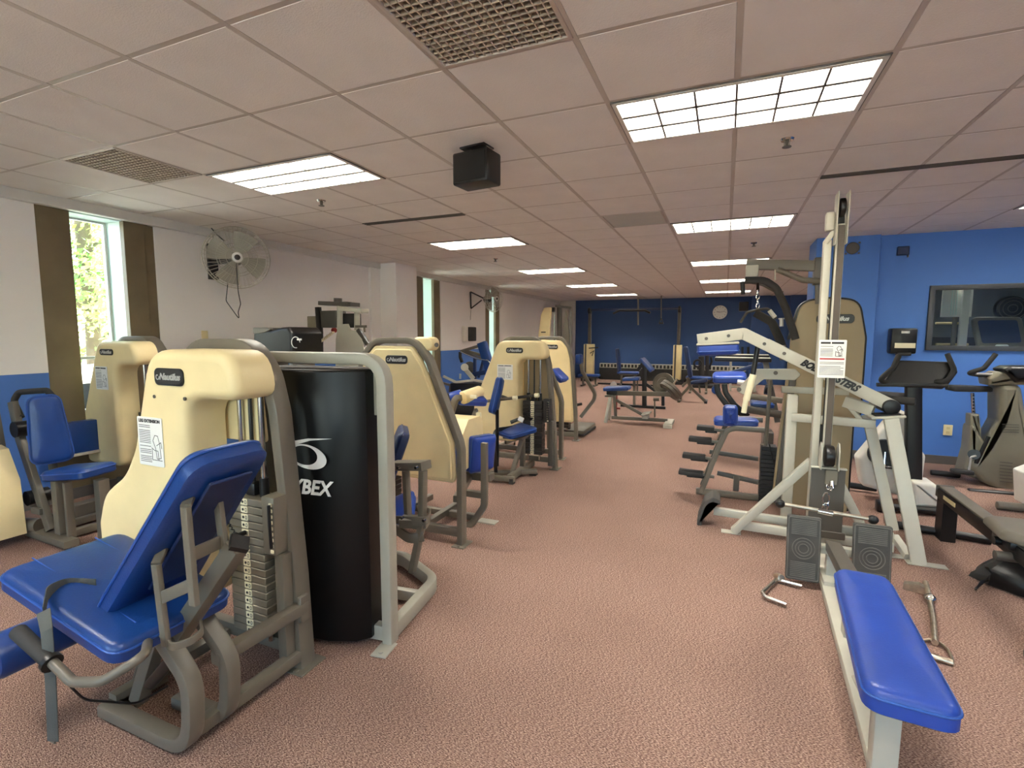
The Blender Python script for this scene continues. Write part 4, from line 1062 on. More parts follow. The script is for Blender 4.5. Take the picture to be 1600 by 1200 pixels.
for k in range(13):
    if first is None: first = o = MB().box((0, 0, 0), (.125, .14, .036), None, .003).build('weight_plate', M['bsteel'], N, world=False)
    else: o = first.copy(); COL.objects.link(o); o.parent = N
    o.location = INV[N.name] @ V((.40, 5.02, .045+.0385*k))
MB().box(V((.345, 4.97, .27)), (.02, .03, .54)).build('stack_guard', M['dgray'], N)
MB().cyl(V((.375, 5.0, .5)), V((.385, 5.0, 1.12)), .016, seg=12).build('lift_rod', M['gray'], N)
MB().cyl(V((.40, 4.95, .55)), V((.475, 4.92, .25)), .006, seg=6).build('selector_cord', M['black'], N)
MB().bar([py(1166, 413, 4.9), py(1284, 416, 4.9)], .07, .085).build('top_beam', M['gray'], N)
MB().box(py(1281, 424, 4.9), (.09, .10, .22)).build('beam_bracket', M['dgray'], N)
MB().box(py(1175, 424, 4.88), (.10, .09, .10), None, .01).build('beam_head', M['lgray'], N)
MB().tube([py(1214, 421, 4.85), py(1255, 438, 4.85), py(1285, 439, 4.85)], .024, 12, .08).build('beam_brace', M['gray'], N)
MB().cyl(py(1277, 436, 4.9), py(1277, 475, 4.9), .018, seg=12).build('rear_post', M['gray'], N)
MB().bar([py(1211, 420, 4.88), py(1211, 438, 4.88)], .012, .02, (0, 1, 0)).build('beam_tab', M['lgray'], N)
g = MB().tube([py(1164, 438, 4.80), py(1195, 438, 4.80), py(1213, 450, 4.80), py(1228, 482, 4.80), py(1243, 530, 4.82)], .03, 14, .12).build('chin_grip', M['rubber'], N)
MB().cyl(py(1160, 440, 4.8), py(1161, 460, 4.8), .018, seg=12, bev=.004).build('grip_peg', M['black'], g)
MB().tube([py(1170, 439, 5.0), py(1192, 443, 5.0), py(1222, 459, 5.0)], .022, 12, .15).build('chin_grip', M['gray'], N)
MB().tube([py(1180, 489, 5.1), py(1206, 503, 5.08), py(1218, 530, 5.05), py(1222, 543, 5.0)], .036, 14, .08).build('dip_grip', M['rubber'], N)
MB().cyl(py(1221, 540, 4.98), py(1225, 562, 4.98), .034, seg=14, bev=.004).build('grip_collar', M['gray'], N)
lb_ = thing('short_lat_bar', 'short bent chrome bar hanging on a chain below the overhead grips', 'pull bar', tuple(py(1184, 487, 4.7)))
MB().tube([py(1157, 504, 4.7), py(1167, 488, 4.7), py(1184, 484, 4.7), py(1200, 482, 4.7), py(1213, 498, 4.7)], .011, 10, .03).build('shaft', M['dsteel'], lb_)
MB().tube([py(1202, 485, 4.7), py(1211, 496, 4.7)], .018, 10).build('grip', M['lgray'], lb_)
for k in range(4):
    c = py(1184, 457+k*7, 4.7); MB().tube([c+V((.012*math.cos(t)*(1 if k % 2 else .35), .006*math.cos(t), .024*math.sin(t))) for t in [2*PI*i/10 for i in range(10)]], .004, 6, closed=True).build('chain_link', M['chrome'], lb_)
MB().cyl(py(1184, 440, 4.8), py(1184, 455, 4.75), .012, seg=8).build('cable_stop', M['black'], lb_)
MB().cyl(py(1221, 498, 5.0), py(1221, 510, 5.0), .016, seg=12).cyl(py(1221, 497, 5.0), py(1221, 499, 5.0), .024, seg=12).build('adjust_knob', M['silver'], N)
for y, zt in ((5.0, .665), (5.28, .715)):
    MB().bar([V((-.155, y, .02)), V((-.02, y, .46)), V((.05, y, zt-.02)), V((.12, y, zt)), V((.36, y, zt))], .045, .05, (0, 1, 0), [0, .2, .15, .12, 0], .008).build('step_rail', M['gray'], N)
for (x0, x1, z) in ((-.215, -.06, .645), (-.285, -.08, .53), (-.335, -.13, .365), (-.365, -.145, .20)):
    s_ = MB().box(V(((x0+x1)/2, 5.02, z)), (x1-x0, .12, .042), (0, .03, 0), .01).build('step_peg', M['rubber'], N)
    MB().box(V(((x0+x1)/2+.05, 5.04, z-.03)), (x1-x0-.05, .09, .025), None, .006).build('step_underside', M['black'], s_)
    MB().bar([V((x1-.02, 5.02, z-.01)), V((x1+.10, 5.03, z-.02))], .03, .03).build('step_bracket', M['gray'], N)
MB().bar([V((-.20, 5.02, .03)), V((.40, 5.02, .03))], .06, .05).build('floor_rail', M['gray'], N)
MB().bar([V((-.10, 5.3, .36)), V((.34, 5.3, .33))], .04, .04).bar([V((-.02, 5.15, .19)), V((.34, 5.15, .14))], .04, .04).box(V((.15, 5.1, .12)), (.05, .05, .14)).build('carriage_frame', M['dgray'], N)
cushion('knee_pad', M['blue2'], N, py(1116, 662, 5.25), py(1184, 664, 5.25), (0, 0, 1), .28, .28, .065, r=.05)
cushion('upright_knee_pad', M['blue2'], N, py(1141, 662, 5.18), py(1141, 632, 5.18), (0, -1, 0), .12, .12, .16, r=.03)

# ------------------------------------------------------------------ padded machine with black curved legs behind
K = thing('curved_leg_bench', 'blue pad on black curved legs behind the chin and dip station', 'exercise bench', tuple(py(1150, 640, 6.4).xy)+(0,))
cushion('pad', M['blue2'], K, py(1114, 595, 6.4), py(1166, 595, 6.4), (0, -.1, 1), .35, .35, .09, r=.05)
for dx in (0, 12):
    MB().bar([py(1120+dx, 600, 6.4), py(1121+dx, 613, 6.4), py(1135+dx, 632, 6.4), py(1164+dx*.4, 650, 6.4)], .06, .07, (0, 1, 0), .2).build('curved_leg', M['black'], K)
MB().bar([py(1160, 638, 6.3), py(1222, 648, 6.3)], .07, .08).build('lower_beam', M['dgray'], K)
MB().bar([py(1168, 619, 6.3), py(1222, 626, 6.3)], .07, .06).build('upper_beam', M['gray'], K)
cushion('low_pad', M['blue'], K, py(1172, 634, 6.5), py(1208, 636, 6.5), (0, 0, 1), .3, .3, .06, r=.03)
MB().box(V((py(1200, 668, 6.3).x, 6.3, .22)), (.10, .3, .44)).build('base_post', M['dgray'], K)
MB().cyl(py(1152, 597, 6.2), py(1172, 600, 6.2), .03, seg=12).build('side_peg', M['white'], K)
for z in (557, 562):
    MB().box(py(1160, z, 6.6+(562-z)*.1), (.62, .12, .05), None, .015).build('forearm_pad', M['black'], K)
    MB().box(py(1160, z-3, 6.6+(562-z)*.1), (.60, .11, .012), None, .004).build('pad_cap', M['lgray'], K)
MB().bar([py(1140, 583, 6.8), py(1190, 568, 6.8)], .1, .04, (0, 0, 1)).build('tilted_pad', M['dblue'], K)
MB().bar([py(1195, 560, 6.6), py(1215, 660, 6.5)], .06, .06, (0, 1, 0)).build('rear_post', M['dgray'], K)
MB().cyl(py(1195, 608, 6.5), py(1206, 610, 6.5), .06, seg=16).build('end_roller', M['black'], K)

# ------------------------------------------------------------------ bikes
def bike_bars(root, pts, r=.016, m='rubber'):
    return MB().tube(pts, r, 10, .05).build('handlebar', M[m], root)
W = thing('upright_bike', 'white exercise bike with tall black console post beside the lever press', 'exercise bike', (1.55, 5.4, 0))
Yb = 5.35
MB().bar([py(1427, 603, Yb), py(1427, 792, Yb)], .115, .08, (0, 1, 0), 0, .015).build('console_post', M['black'], W)
MB().prism(rpoly([(-.27, -.06), (-.15, .14), (.23, .135), (.25, .05), (.17, -.07)], .02), Matrix(((1, 0, 0, py(1430, 590, Yb).x), (0, .35, -1, Yb-.05), (0, 1, .35, 1.14), (0, 0, 0, 1))), .09, .015).build('console', M['black'], W)
MB().prism(rpoly([(-.10, .02), (-.06, .10), (.17, .10), (.17, .06)], .01), Matrix(((1, 0, 0, py(1430, 590, Yb).x), (0, .35, -1, Yb-.145), (0, 1, .35, 1.11), (0, 0, 0, 1))), .006, .002).build('console_screen', M['rubber'], W)
bike_bars(W, [py(1404, 556, Yb-.1), py(1396, 575, Yb-.15), py(1371, 596, Yb-.2), py(1400, 598, Yb-.1), py(1425, 599, Yb)], .022)
bike_bars(W, [py(1480, 553, Yb-.1), py(1491, 578, Yb-.15), py(1481, 596, Yb-.2), py(1450, 597, Yb-.1), py(1425, 599, Yb)], .02)
MB().bar([py(1370, 601, Yb-.15), py(1480, 602, Yb-.15)], .05, .03).build('bar_tray', M['black'], W)
MB().prism(rpoly([(-.33, .12), (-.38, .38), (-.25, .60), (-.12, .83), (-.02, .84), (.04, .58), (.13, .45), (.12, .10), (-.02, .06)], .05), Matrix(((1, 0, 0, 1.56), (0, 0, -1, 5.62), (0, 1, 0, 0), (0, 0, 0, 1))), .16, .04).build('body', M['white'], W)
MB().prism(rpoly([(-.06, .05), (-.08, .27), (.07, .27), (.15, .20), (.17, .06)], .03), Matrix(((1, 0, 0, py(1432, 790, Yb).x), (0, 0, -1, Yb+.06), (0, 1, 0, 0), (0, 0, 0, 1))), .20, .03).build('front_cover', M['white'], W)
MB().cyl(V((1.375, 5.46, .45)), V((1.375, 5.42, .45)), .13, seg=24).build('crank_disc', M['black'], W)
MB().bar([V((1.375, 5.42, .47)), V((1.37, 5.40, .36))], .02, .015, (0, 1, 0)).box(V((1.37, 5.36, .35)), (.09, .09, .025)).build('pedal', M['chrome'], W)
MB().cyl(V((1.13, 5.75, .05)), V((1.40, 5.70, .05)), .03, seg=12).build('floor_stabiliser', M['black'], W)
MB().cyl(V((1.28, 5.15, .04)), V((1.80, 5.20, .04)), .032, seg=12).build('floor_stabiliser', M['black'], W)
MB().box(V((1.30, 5.14, .05)), (.07, .08, .09), None, .01).build('stabiliser_cap', M['black'], W)
MB().bar([V((1.32, 5.72, .72)), V((1.32, 5.76, .93))], .04, .04, (0, 1, 0)).build('seat_stem', M['dgray'], W)
MB().prism(rpoly([(-.13, -.09), (.02, -.10), (.17, -.03), (.17, .03), (.02, .10), (-.13, .09)], .04), Matrix.Translation((1.42, 5.72, .915)), .07, .03, back=.01).build('saddle', M['rubber'], W)
Lb = thing('grey_bike', 'grey upright exercise bike against the blue wall with a slotted seat post', 'exercise bike', (2.5, 6.5, 0))
Yc = 6.55
def pr(pts, Y=Yc): return [(py(a, b, Y).x, py(a, b, Y).z) for a, b in pts]
CM = lambda Y: Matrix(((1, 0, 0, 0), (0, 0, -1, Y), (0, 1, 0, 0), (0, 0, 0, 1)))
MB().prism(rpoly(pr([(1553, 600), (1586, 600), (1592, 640), (1606, 690), (1618, 768), (1560, 765), (1525, 748), (1506, 725), (1530, 695), (1553, 655)]), .06), CM(Yc+.14), .28, .05).build('body', M['olive'], Lb)
MB().prism(rpoly(pr([(1512, 655), (1531, 686), (1535, 700), (1520, 745), (1497, 737), (1508, 700)]), .035), CM(Yc+.10), .20, .03).build('rear_body', M['olive'], Lb)
MB().prism(rpoly(pr([(1513, 646), (1527, 646), (1531, 687), (1511, 687)]), .012), CM(Yc+.06), .12, .02).build('seat_tube', M['olive'], Lb)
MB().cyl(py(1521, 648, Yc), py(1519, 614, Yc), .016, seg=12).build('seat_post', M['chrome'], Lb)
sl = MB()
for k in range(6): sl.box(py(1521, 643-k*5, Yc-.016), (.014, .006, .016), None, 0)
o = sl.build('post_slots', M['black'], Lb); o['kind'] = 'stuff'
MB().prism(rpoly([(-.16, -.11), (.02, -.11), (.20, -.035), (.20, .035), (.02, .11), (-.16, .11)], .05), Matrix.Translation(py(1512, 611, Yc)) @ Matrix.Rotation(.1, 4, 'Z'), .055, .03, back=.01).build('saddle', M['rubber'], Lb)
MB().prism(rpoly(pr([(1535, 590), (1552, 580), (1610, 582), (1605, 600), (1537, 601)]), .015), CM(Yc+.10), .22, .03).build('handle_mount', M['olive'], Lb)
MB().prism(rpoly(pr([(1556, 576), (1568, 571), (1640, 571), (1640, 592), (1575, 596)]), .012), CM(Yc+.08), .24, .03).build('console', M['black'], Lb)
bike_bars(Lb, [py(1556, 553, Yc-.2), py(1537, 576, Yc-.22), py(1511, 583, Yc-.2), py(1530, 586, Yc-.1), py(1550, 585, Yc)], .022)
MB().tube([py(1524, 584, Yc-.17), py(1552, 585, Yc-.05)], .012, 8).build('bar_stem', M['silver'], Lb)
MB().bar([py(1545, 682, Yc-.15), py(1525, 724, Yc-.13)], .032, .02, (0, 1, 0)).build('side_slot', M['black'], Lb)
MB().cyl(py(1522, 710, Yc-.12), py(1522, 710, Yc-.17), .05, seg=18).build('crank_hub', M['black'], Lb)
MB().bar([py(1526, 712, Yc-.2), py(1517, 714, Yc-.2), py(1514, 736, Yc-.2)], .016, .016, (0, 1, 0), .02).build('crank_arm', M['silver'], Lb)
MB().box(py(1503, 737, Yc-.22), (.17, .10, .04), None, .012).build('pedal', M['rubber'], Lb)
MB().cyl(py(1454, 738, Yc+.1), py(1500, 743, Yc+.1), .03, seg=12, bev=.01).build('floor_stabiliser', M['black'], Lb)
MB().cyl(py(1512, 768, Yc-.35), py(1610, 776, Yc-.35), .035, seg=12, bev=.01).build('floor_stabiliser', M['black'], Lb)
rb_ = MB()
for k in range(7):
    rb_.bar([py(1562, 722+k*5, Yc-.145), py(1582, 724+k*5, Yc-.145)], .004, .006)
    if k < 4: rb_.bar([py(1566, 663+k*4, Yc-.145), py(1592, 664+k*4, Yc-.145)], .004, .006)
o = rb_.build('moulded_ribs', M['dgray'], Lb); o['kind'] = 'stuff'
X = thing('partly_hidden_bike', 'cream exercise bike cut off by the right edge of the picture', 'exercise bike', (2.45, 5.75, 0))
MB().prism(rpoly(pr([(1592, 736), (1690, 700), (1690, 790), (1594, 786)], 5.75), .02), CM(5.85), .25, .04).build('body', M['white'], X)
MB().cyl(py(1557, 789, 5.6), py(1640, 797, 5.6), .035, seg=12, bev=.01).build('floor_stabiliser', M['gray'], X)
MB().bar([py(1630, 780, 5.7), py(1640, 600, 5.7)], .08, .08, (0, 1, 0)).box(py(1650, 595, 5.7), (.3, .2, .1), None, .02).build('mast', M['black'], X)

# ------------------------------------------------------------------ rower and the bag beside it
Q = thing('rowing_machine', 'low rowing machine with dark rail and grey seat at the right edge', 'rowing machine', (1.6, 4.2, 0))
MB().bar([V((1.575, 4.66, .335)), V((1.595, 3.35, .30))], .10, .09, (0, 0, 1), 0, .015).build('rail', M['black'], Q)
MB().bar([V((1.575, 4.65, .385)), V((1.595, 3.35, .35))], .085, .012).build('rail_top', M['gray'], Q)
MB().box(V((1.528, 4.45, .335)), (.006, .20, .03)).build('rail_decal', M['beige'], Q)
MB().box(V((1.575, 4.675, .35)), (.11, .02, .09), None, .008).build('end_cap', M['dgray'], Q)
MB().prism([(-.055, .0), (-.05, .30), (.07, .30), (.07, .0)], Matrix(((0, 0, 1, 1.53), (1, 0, 0, 4.6), (0, 1, 0, 0), (0, 0, 0, 1))), .09, .006).build('front_leg', M['black'], Q)
MB().cyl(V((1.30, 4.72, .03)), V((1.85, 4.62, .03)), .03, seg=14, bev=.008).build('stabiliser', M['black'], Q)
MB().prism(rpoly([(-.20, -.13), (.12, -.16), (.22, -.08), (.22, .08), (.12, .16), (-.20, .13)], .06), Matrix(((0, 1, .0, 1.63), (-1, 0, 0, 3.70), (0, 0, 1, .375), (0, 0, 0, 1))), .055, .035, back=.012).build('seat', M['gray'], Q)
MB().box(V((1.60, 3.70, .34)), (.16, .22, .05), None, .01).cyl(V((1.49, 3.70, .33)), V((1.72, 3.70, .33)), .025, seg=12).build('seat_carriage', M['black'], Q)
MB().bar([V((1.60, 3.0, .30)), V((1.60, 3.0, .0))], .08, .06, (0, 1, 0)).cyl(V((1.36, 2.98, .03)), V((1.86, 2.98, .03)), .03, seg=12).bar([V((1.595, 3.4, .30)), V((1.60, 2.95, .29))], .10, .09).build('rear_leg', M['black'], Q)
MB().cyl(V((1.47, 3.62, .27)), V((1.70, 3.62, .27)), .028, seg=12).build('foot_bar', M['dgray'], Q)
bg = thing('black_bag', 'slack black sports bag with a trailing strap on the carpet by the rower', 'bag', (1.78, 3.95, 0))
bb = MB(); rnd = random.Random(3)
NU, NV = 18, 10
c0 = V((1.76, 3.86, 0)); vs = []; fs = []
for iv in range(NV+1):
    for iu in range(NU):
        t = 2*PI*iu/NU; f_ = iv/NV
        rr = (1-.55*f_**2)*(1+.14*math.sin(3*t+f_*4)+.08*math.sin(7*t+2))
        vs.append(c0+V((.26*rr*math.cos(t), .17*rr*math.sin(t), .004+.21*f_*(1-.25*math.sin(2*t+1)*f_)+.012*rnd.random())))
for iv in range(NV):
    for iu in range(NU): fs.append((iv*NU+iu, iv*NU+(iu+1) % NU, (iv+1)*NU+(iu+1) % NU, (iv+1)*NU+iu))
fs.append(tuple(range(NU))[::-1]); fs.append(tuple(NV*NU+i for i in range(NU)))
bb.add(vs, fs).build('bag_body', M['strap'] if False else M['black'], bg)
MB().bar([py(1519, 925, 3.83)*1.0, pz(1527, 918, .03), pz(1536, 908, .05), pz(1552, 905, .02), pz(1575, 912, .03), pz(1592, 908, .08)], .022, .004, (0, 0, 1)).build('bag_strap', M['black'], bg)
MB().bar([pz(1540, 885, .16), pz(1552, 900, .05), pz(1560, 912, .02)], .02, .004).build('bag_strap', M['black'], bg)

# ------------------------------------------------------------------ cable attachments lying on the carpet
h1 = thing('close_grip_handle', 'chrome two-pronged row handle lying left of the footplates', 'cable handle', tuple(pz(1215, 920)))
z_ = .02
MB().tube([pz(1219, 901, z_), pz(1191, 926, z_), pz(1196, 933, z_), pz(1229, 945, z_)], .012, 12, .03).build('bent_tube', M['chrome'], h1)
MB().cyl(pz(1212, 905, z_), pz(1253, 916, z_), .012, seg=12).build('prong', M['chrome'], h1)
MB().cyl(pz(1213, 900, z_), pz(1221, 903, z_+.02), .021, seg=14, bev=.004).build('socket', M['worn'], h1)
h2 = thing('single_arm_bar', 'worn chrome bar with wedge block and ball collar right of the bench', 'cable handle', tuple(pz(1455, 950)))
MB().tube([pz(1446, 910, .045), pz(1452, 932, .03), pz(1458, 965, .022), pz(1461, 1004, .02)], .0145, 12, .05).build('shaft', M['worn'], h2)
w0 = pz(1428, 926, 0)
MB().prism(rpoly([(-.055, 0), (-.05, .035), (.02, .05), (.075, .03), (.075, 0)], .008), Matrix(((.95, 0, .3, w0.x), (-.3, 0, .95, w0.y), (0, 1, 0, .004), (0, 0, 0, 1))), .055, .006).build('wedge_block', M['worn'], h2)
MB().lathe([(-1, .006), (-.8, .02), (-.3, .03), (.3, .03), (.8, .02), (1, .006)], pz(1453, 936, .032), V((.004, -.03, 0)), seg=20).build('ball_collar', M['chrome'], h2)
h3 = thing('stirrup_handle', 'small D shaped stirrup handle half hidden by the blue bench', 'cable handle', tuple(pz(1472, 1020)))
MB().tube([pz(1441, 1001, .012), pz(1452, 999, .012), pz(1468, 1004, .012), pz(1480, 1014, .012), pz(1487, 1027, .012), pz(1489, 1038, .012)], .007, 8).build('bow', M['worn'], h3)
MB().cyl(pz(1454, 1025, .015), pz(1489, 1036, .015), .014, seg=12, bev=.002).build('grip', M['worn'], h3)
# ================================================================== ALONG THE LEFT WALL
def fan(root, c, ax, R, mg, blades=4, seg=44):
    """caged drum fan, hub at c, blowing along ax"""
    c = V(c); ax = V(ax).normalized(); s = ax.cross(V((0, 0, 1))).normalized(); u = s.cross(ax)
    Pn = lambda r, t, d: c+s*(r*math.cos(t))+u*(r*math.sin(t))+ax*d
    b = MB()
    for k in range(seg):
        t = 2*PI*k/seg
        b.tube([Pn(.05, t, .10), Pn(R*.6, t+.12, .095), Pn(R*.93, t+.2, .05), Pn(R, t+.2, 0), Pn(R*.93, t+.2, -.06), Pn(R*.5, t+.1, -.10), Pn(.07, t, -.11)], .0016, 4)
    for r, d in ((R, 0), (R*.93, .05), (R*.6, .095), (R*.33, .10), (.06, .10), (R*.93, -.06), (R*.5, -.10)):
        b.tube([Pn(r, 2*PI*i/40, d) for i in range(40)], .0032 if r < R else .006, 5, closed=True, up=tuple(ax))
    o = b.build('wire_cage', mg, root); o['kind'] = 'stuff'
    for k in range(blades):
        t0 = 2*PI*k/blades+.4; vs = []; 
        for i in range(6):
            r = .05+(R*.88-.05)*i/5
            for j in range(5):
                t = t0+(j/4-.5)*(1.15-.25*i/5); vs.append(Pn(r, t, -.03+.05*(j/4-.5)))
        top = vs; bot = [v-ax*.003 for v in vs]; fs = []
        for i in range(5):
            for j in range(4):
                a = i*5+j; fs.append((a, a+1, a+6, a+5)); fs.append((30+a, 30+a+5, 30+a+6, 30+a+1))
        MB().add(top+bot, fs).build('blade', M['pgray'], root)
    MB().cyl(c+ax*.105, c+ax*.085, .055, seg=20, bev=.004).build('hub_badge', M['paper'], root)
    MB().cyl(c+ax*.112, c+ax*.10, .03, seg=16, bev=.004).build('hub_cap', M['black'], root)
    MB().cyl(c-ax*.10, c-ax*.26, .075, seg=18, bev=.012).build('motor', M['black'], root)
fc = pxx(370, 403, -5.05)
t = thing('wall_fan', 'large round caged wall fan with dangling cord right of the first window', 'fan', tuple(fc))
fan(t, fc, (.80, -.58, -.06), .335, M['lgray'])
MB().box(V((-5.47, fc.y+.02, fc.z-.02)), (.03, .12, .40), None, .004).bar([V((-5.46, fc.y+.02, fc.z-.02)), fc-V((.80, -.58, 0)).normalized()*.2], .06, .06).build('bracket', M['black'], t)
cd = pxx(370, 420, -4.95)
MB().tube([pxx(330, 356, -5.40), pxx(338, 366, -5.3), pxx(350, 376, -5.2)], .006, 6, .05).build('power_cord', M['black'], t)
MB().tube([fc+V((.05, -.05, -.05)), pxx(372, 455, -4.9), pxx(376, 475, -4.95), pxx(372, 488, -5.0), pxx(374, 499, -5.0), pxx(366, 488, -5.05), pxx(353, 470, -5.1), pxx(356, 442, -5.1)], .005, 6, .06).build('pull_cord', M['black'], t)
f2 = pxx(771, 467, -4.95)
t = thing('distant_wall_fan', 'smaller looking wall fan seen edge on above the dispenser', 'fan', tuple(f2))
fan(t, f2, (.93, -.25, 0), .30, M['silver'], seg=28)
a = pxx(735, 456, -5.46); b = pxx(736, 482, -5.46)
MB().bar([a, b], .03, .03, (0, 1, 0)).bar([a, f2-V((.25, 0, -.02))], .03, .03).bar([b, f2-V((.30, 0, .02))], .03, .03).build('bracket', M['black'], t)
MB().tube([b, pxx(735, 500, -5.46)], .004, 5).build('cord', M['dgray'], t)
t = thing('paper_dispenser', 'small dark dispenser on a white box on the left wall between windows', 'dispenser', tuple(pxx(736, 522, -5.40)))
MB().box(pxx(732, 522, -5.43), (.09, .46, .34), None, .01).build('mount_box', M['white'], t)
MB().box(pxx(737, 522, -5.36), (.12, .26, .32), None, .02).build('dispenser_body', M['rubber'], t)
t = thing('wall_outlet', 'pale outlet plate on the left wall below the caged fan', 'outlet', tuple(pxx(320, 525, -5.475)))
MB().box(pxx(320, 525, -5.475), (.012, .075, .12), None, .003).build('plate', M['outlet'], t)
# black shrouded rotary machine and multi hip station against the wall
ry = 4.0
t = thing('black_topped_machine', 'low black topped weight machine against the left wall under the fan', 'exercise machine', (py(450, 560, ry).x, ry, 0))
S_ = [(420, 552), (420, 520), (428, 512), (448, 516), (462, 512), (474, 511), (480, 520), (481, 552)]
MB().prism(rpoly([(py(a, b, ry).x, py(a, b, ry).z) for a, b in S_], .05), CM(ry+.2), .40, .03).build('shroud', M['black'], t)
MB().prism(rpoly([(py(a, b, ry).x, py(a, b, ry).z) for a, b in ((421, 512), (440, 512), (452, 514), (438, 520), (421, 522))], .02), CM(ry-.19), .02, .006).build('gloss_panel', M['gray'], t)
em = Matrix.Translation(py(462, 535, ry-.212)) @ Matrix(((1, 0, 0, 0), (0, 0, -1, 0), (0, 1, 0, 0), (0, 0, 0, 1)))
MB().bar([em @ V((.055*math.cos(a), .055*math.sin(a), 0)) for a in [2*PI*i/24 for i in range(20)]], .008, .003, (0, -1, 0)).build('ring_emblem', M['silver'], t)
MB().box(em @ V((.05, .03, 0)), (.06, .004, .018), None, 0).build('emblem_dash', M['silver'], t)
for x in (430, 472): MB().box(V((py(x, 555, ry).x, ry, .68)), (.06, .3, 1.36), None, .008).build('column', M['dgray'], t)
MB().box(V((py(450, 555, ry).x, ry, .04)), (.5, .6, .08), None, .008).build('base', M['dgray'], t)
for x in (438, 446, 455): MB().box(py(x, 548, ry-.1), (.02, .05, .12)).build('bracket', M['lgray'], t)
hy = 5.0
t = thing('multi_hip_machine', 'pale grey multi hip machine with angle scale and round top plates by the wall', 'exercise machine', (py(525, 560, hy).x, hy, 0))
def hp(a, b, d=0): return py(a, b, hy+d)
def xz(l, d=0): return [(hp(a, b, d).x, hp(a, b, d).z) for a, b in l]
MB().prism(xz([(531, 507), (545, 506), (549, 516), (558, 517), (568, 530), (575, 560), (572, 640), (526, 640), (527, 530)], -.05), CM(hy-.05), .03, .005).build('cream_panel', M['lgray'], t)
for a, b0, b1 in ((531, 478, 548), (558, 487, 516)): MB().cyl(hp(a, b0), hp(a, b1), .035, seg=16).build('column', M['lgray'], t)
MB().bar([hp(505, 474, .1), hp(555, 476, .1)], .18, .05).box(hp(540, 474, .05), (.12, .1, .035)).build('top_arm', M['dgray'], t)
MB().bar([hp(533, 482, -.05), hp(570, 486, -.05)], .14, .05).build('second_arm', M['lgray'], t)
MB().cyl(hp(528, 472), hp(528, 466), .05, seg=16).build('knob', M['dgray'], t)
MB().box(hp(519, 499, .2), (.30, .2, .22), None, .01).build('weight_housing', M['dgray'], t)
MB().box(hp(548, 501, .15), (.26, .1, .18), None, .01).build('rear_housing', M['rubber'], t)
MB().bar([hp(497, 480, .1), hp(500, 520, .1), hp(500, 560, .1)], .06, .06, (0, 1, 0)).build('black_post', M['black'], t)
MB().box(hp(493, 530, .25), (.18, .1, .62), None, .01).build('side_housing', M['olive'], t)
sc_ = MB().bar([hp(485, 545, -.15), hp(521, 519, -.15)], .02, .045, (0, 1, 0)); sc_ = sc_.build('angle_scale', M['label'], t)
tk = MB()
for k in range(16):
    p = hp(485, 545, -.15).lerp(hp(521, 519, -.15), (k+.5)/16); tk.box(p+V((0, -.023, 0)), (.004, .004, .02 if k % 2 else .03), None, 0)
o = tk.build('scale_marks', M['ink'], sc_); o['kind'] = 'stuff'
MB().bar([hp(560, 515, -.05), hp(575, 538, -.05)], .05, .05, (0, 1, 0)).build('lower_arm', M['dgray'], t)
MB().bar([hp(556, 510, -.05), hp(572, 510, -.05)], .03, .03).bar([hp(569, 510, -.05), hp(570, 519, -.05)], .02, .02, (0, 1, 0)).build('adjust_screw', M['gray'], t)
MB().box(V((hp(530, 560).x, hy+.1, .35)), (.55, .5, .70), None, .02).build('lower_body', M['dgray'], t)
MB().cyl(hp(520, 516, -.1), hp(524, 516, -.1), .03, seg=12).build('red_knob', M['red'], t)
# blue plate loaded machine further along
by = 8.2
t = thing('blue_lever_machine', 'blue framed lever machine with a pale round disc near the second window', 'exercise machine', (py(725, 600, by).x, by, 0))
def bp_(a, b, d=0): return py(a, b, by+d)
MB().bar([bp_(753, 535), bp_(765, 575), bp_(770, 640)], .16, .12, (0, 1, 0), .1, .01).build('back_pad_post', M['blue'], t)
MB().bar([bp_(720, 549), bp_(750, 540)], .05, .05).bar([bp_(722, 549), bp_(755, 561)], .03, .03).bar([bp_(728, 548), bp_(756, 556)], .05, .05).build('upper_link', M['gray'], t)
MB().bar([bp_(720, 550, -.1), bp_(745, 561, -.1), bp_(762, 563, -.1), bp_(768, 570, -.1)], .022, .022).build('chrome_link', M['chrome'], t)
MB().tube([bp_(719, 550), bp_(719, 558), bp_(722, 566)], .03, 10, .05).build('grip', M['rubber'], t)
MB().cyl(bp_(726, 574, -.2), bp_(726, 574, -.08), .07, seg=24, bev=.01).build('round_disc', M['lgray'], t)
MB().bar([bp_(728, 578, -.15), bp_(740, 592, -.15)], .08, .03, (0, 1, 0)).build('disc_arm', M['lgray'], t)
MB().cyl(bp_(734, 574, .05), bp_(734, 574, .2), .11, seg=24, bev=.01).build('rear_disc', M['dgray'], t)
MB().cyl(bp_(719, 592, -.2), bp_(719, 584, -.2), .02, seg=12).build('pin', M['silver'], t)
MB().bar([bp_(740, 585), bp_(768, 580)], .08, .08).bar([bp_(742, 560), bp_(742, 600)], .05, .05, (0, 1, 0)).bar([bp_(755, 563), bp_(748, 590)], .04, .04, (0, 1, 0)).build('blue_frame', M['dblue'], t)
MB().bar([bp_(693, 588, -.3), bp_(712, 597, -.3), bp_(740, 594, -.3), bp_(765, 598, -.3)], .04, .04, (0, 0, 1), .04).build('front_rail', M['lgray'], t)
MB().box(bp_(737, 606, -.1), (.62, .5, .20), None, .02).build('black_body', M['black'], t)
MB().box(V((bp_(735, 610).x, by, .22)), (.8, .6, .44), None, .02).build('base_body', M['rubber'], t)
MB().bar([bp_(705, 600, -.3), bp_(703, 628, -.3)], .05, .05, (0, 1, 0)).bar([bp_(690, 598, -.3), bp_(708, 603, -.3)], .04, .04).build('side_frame', M['gray'], t)
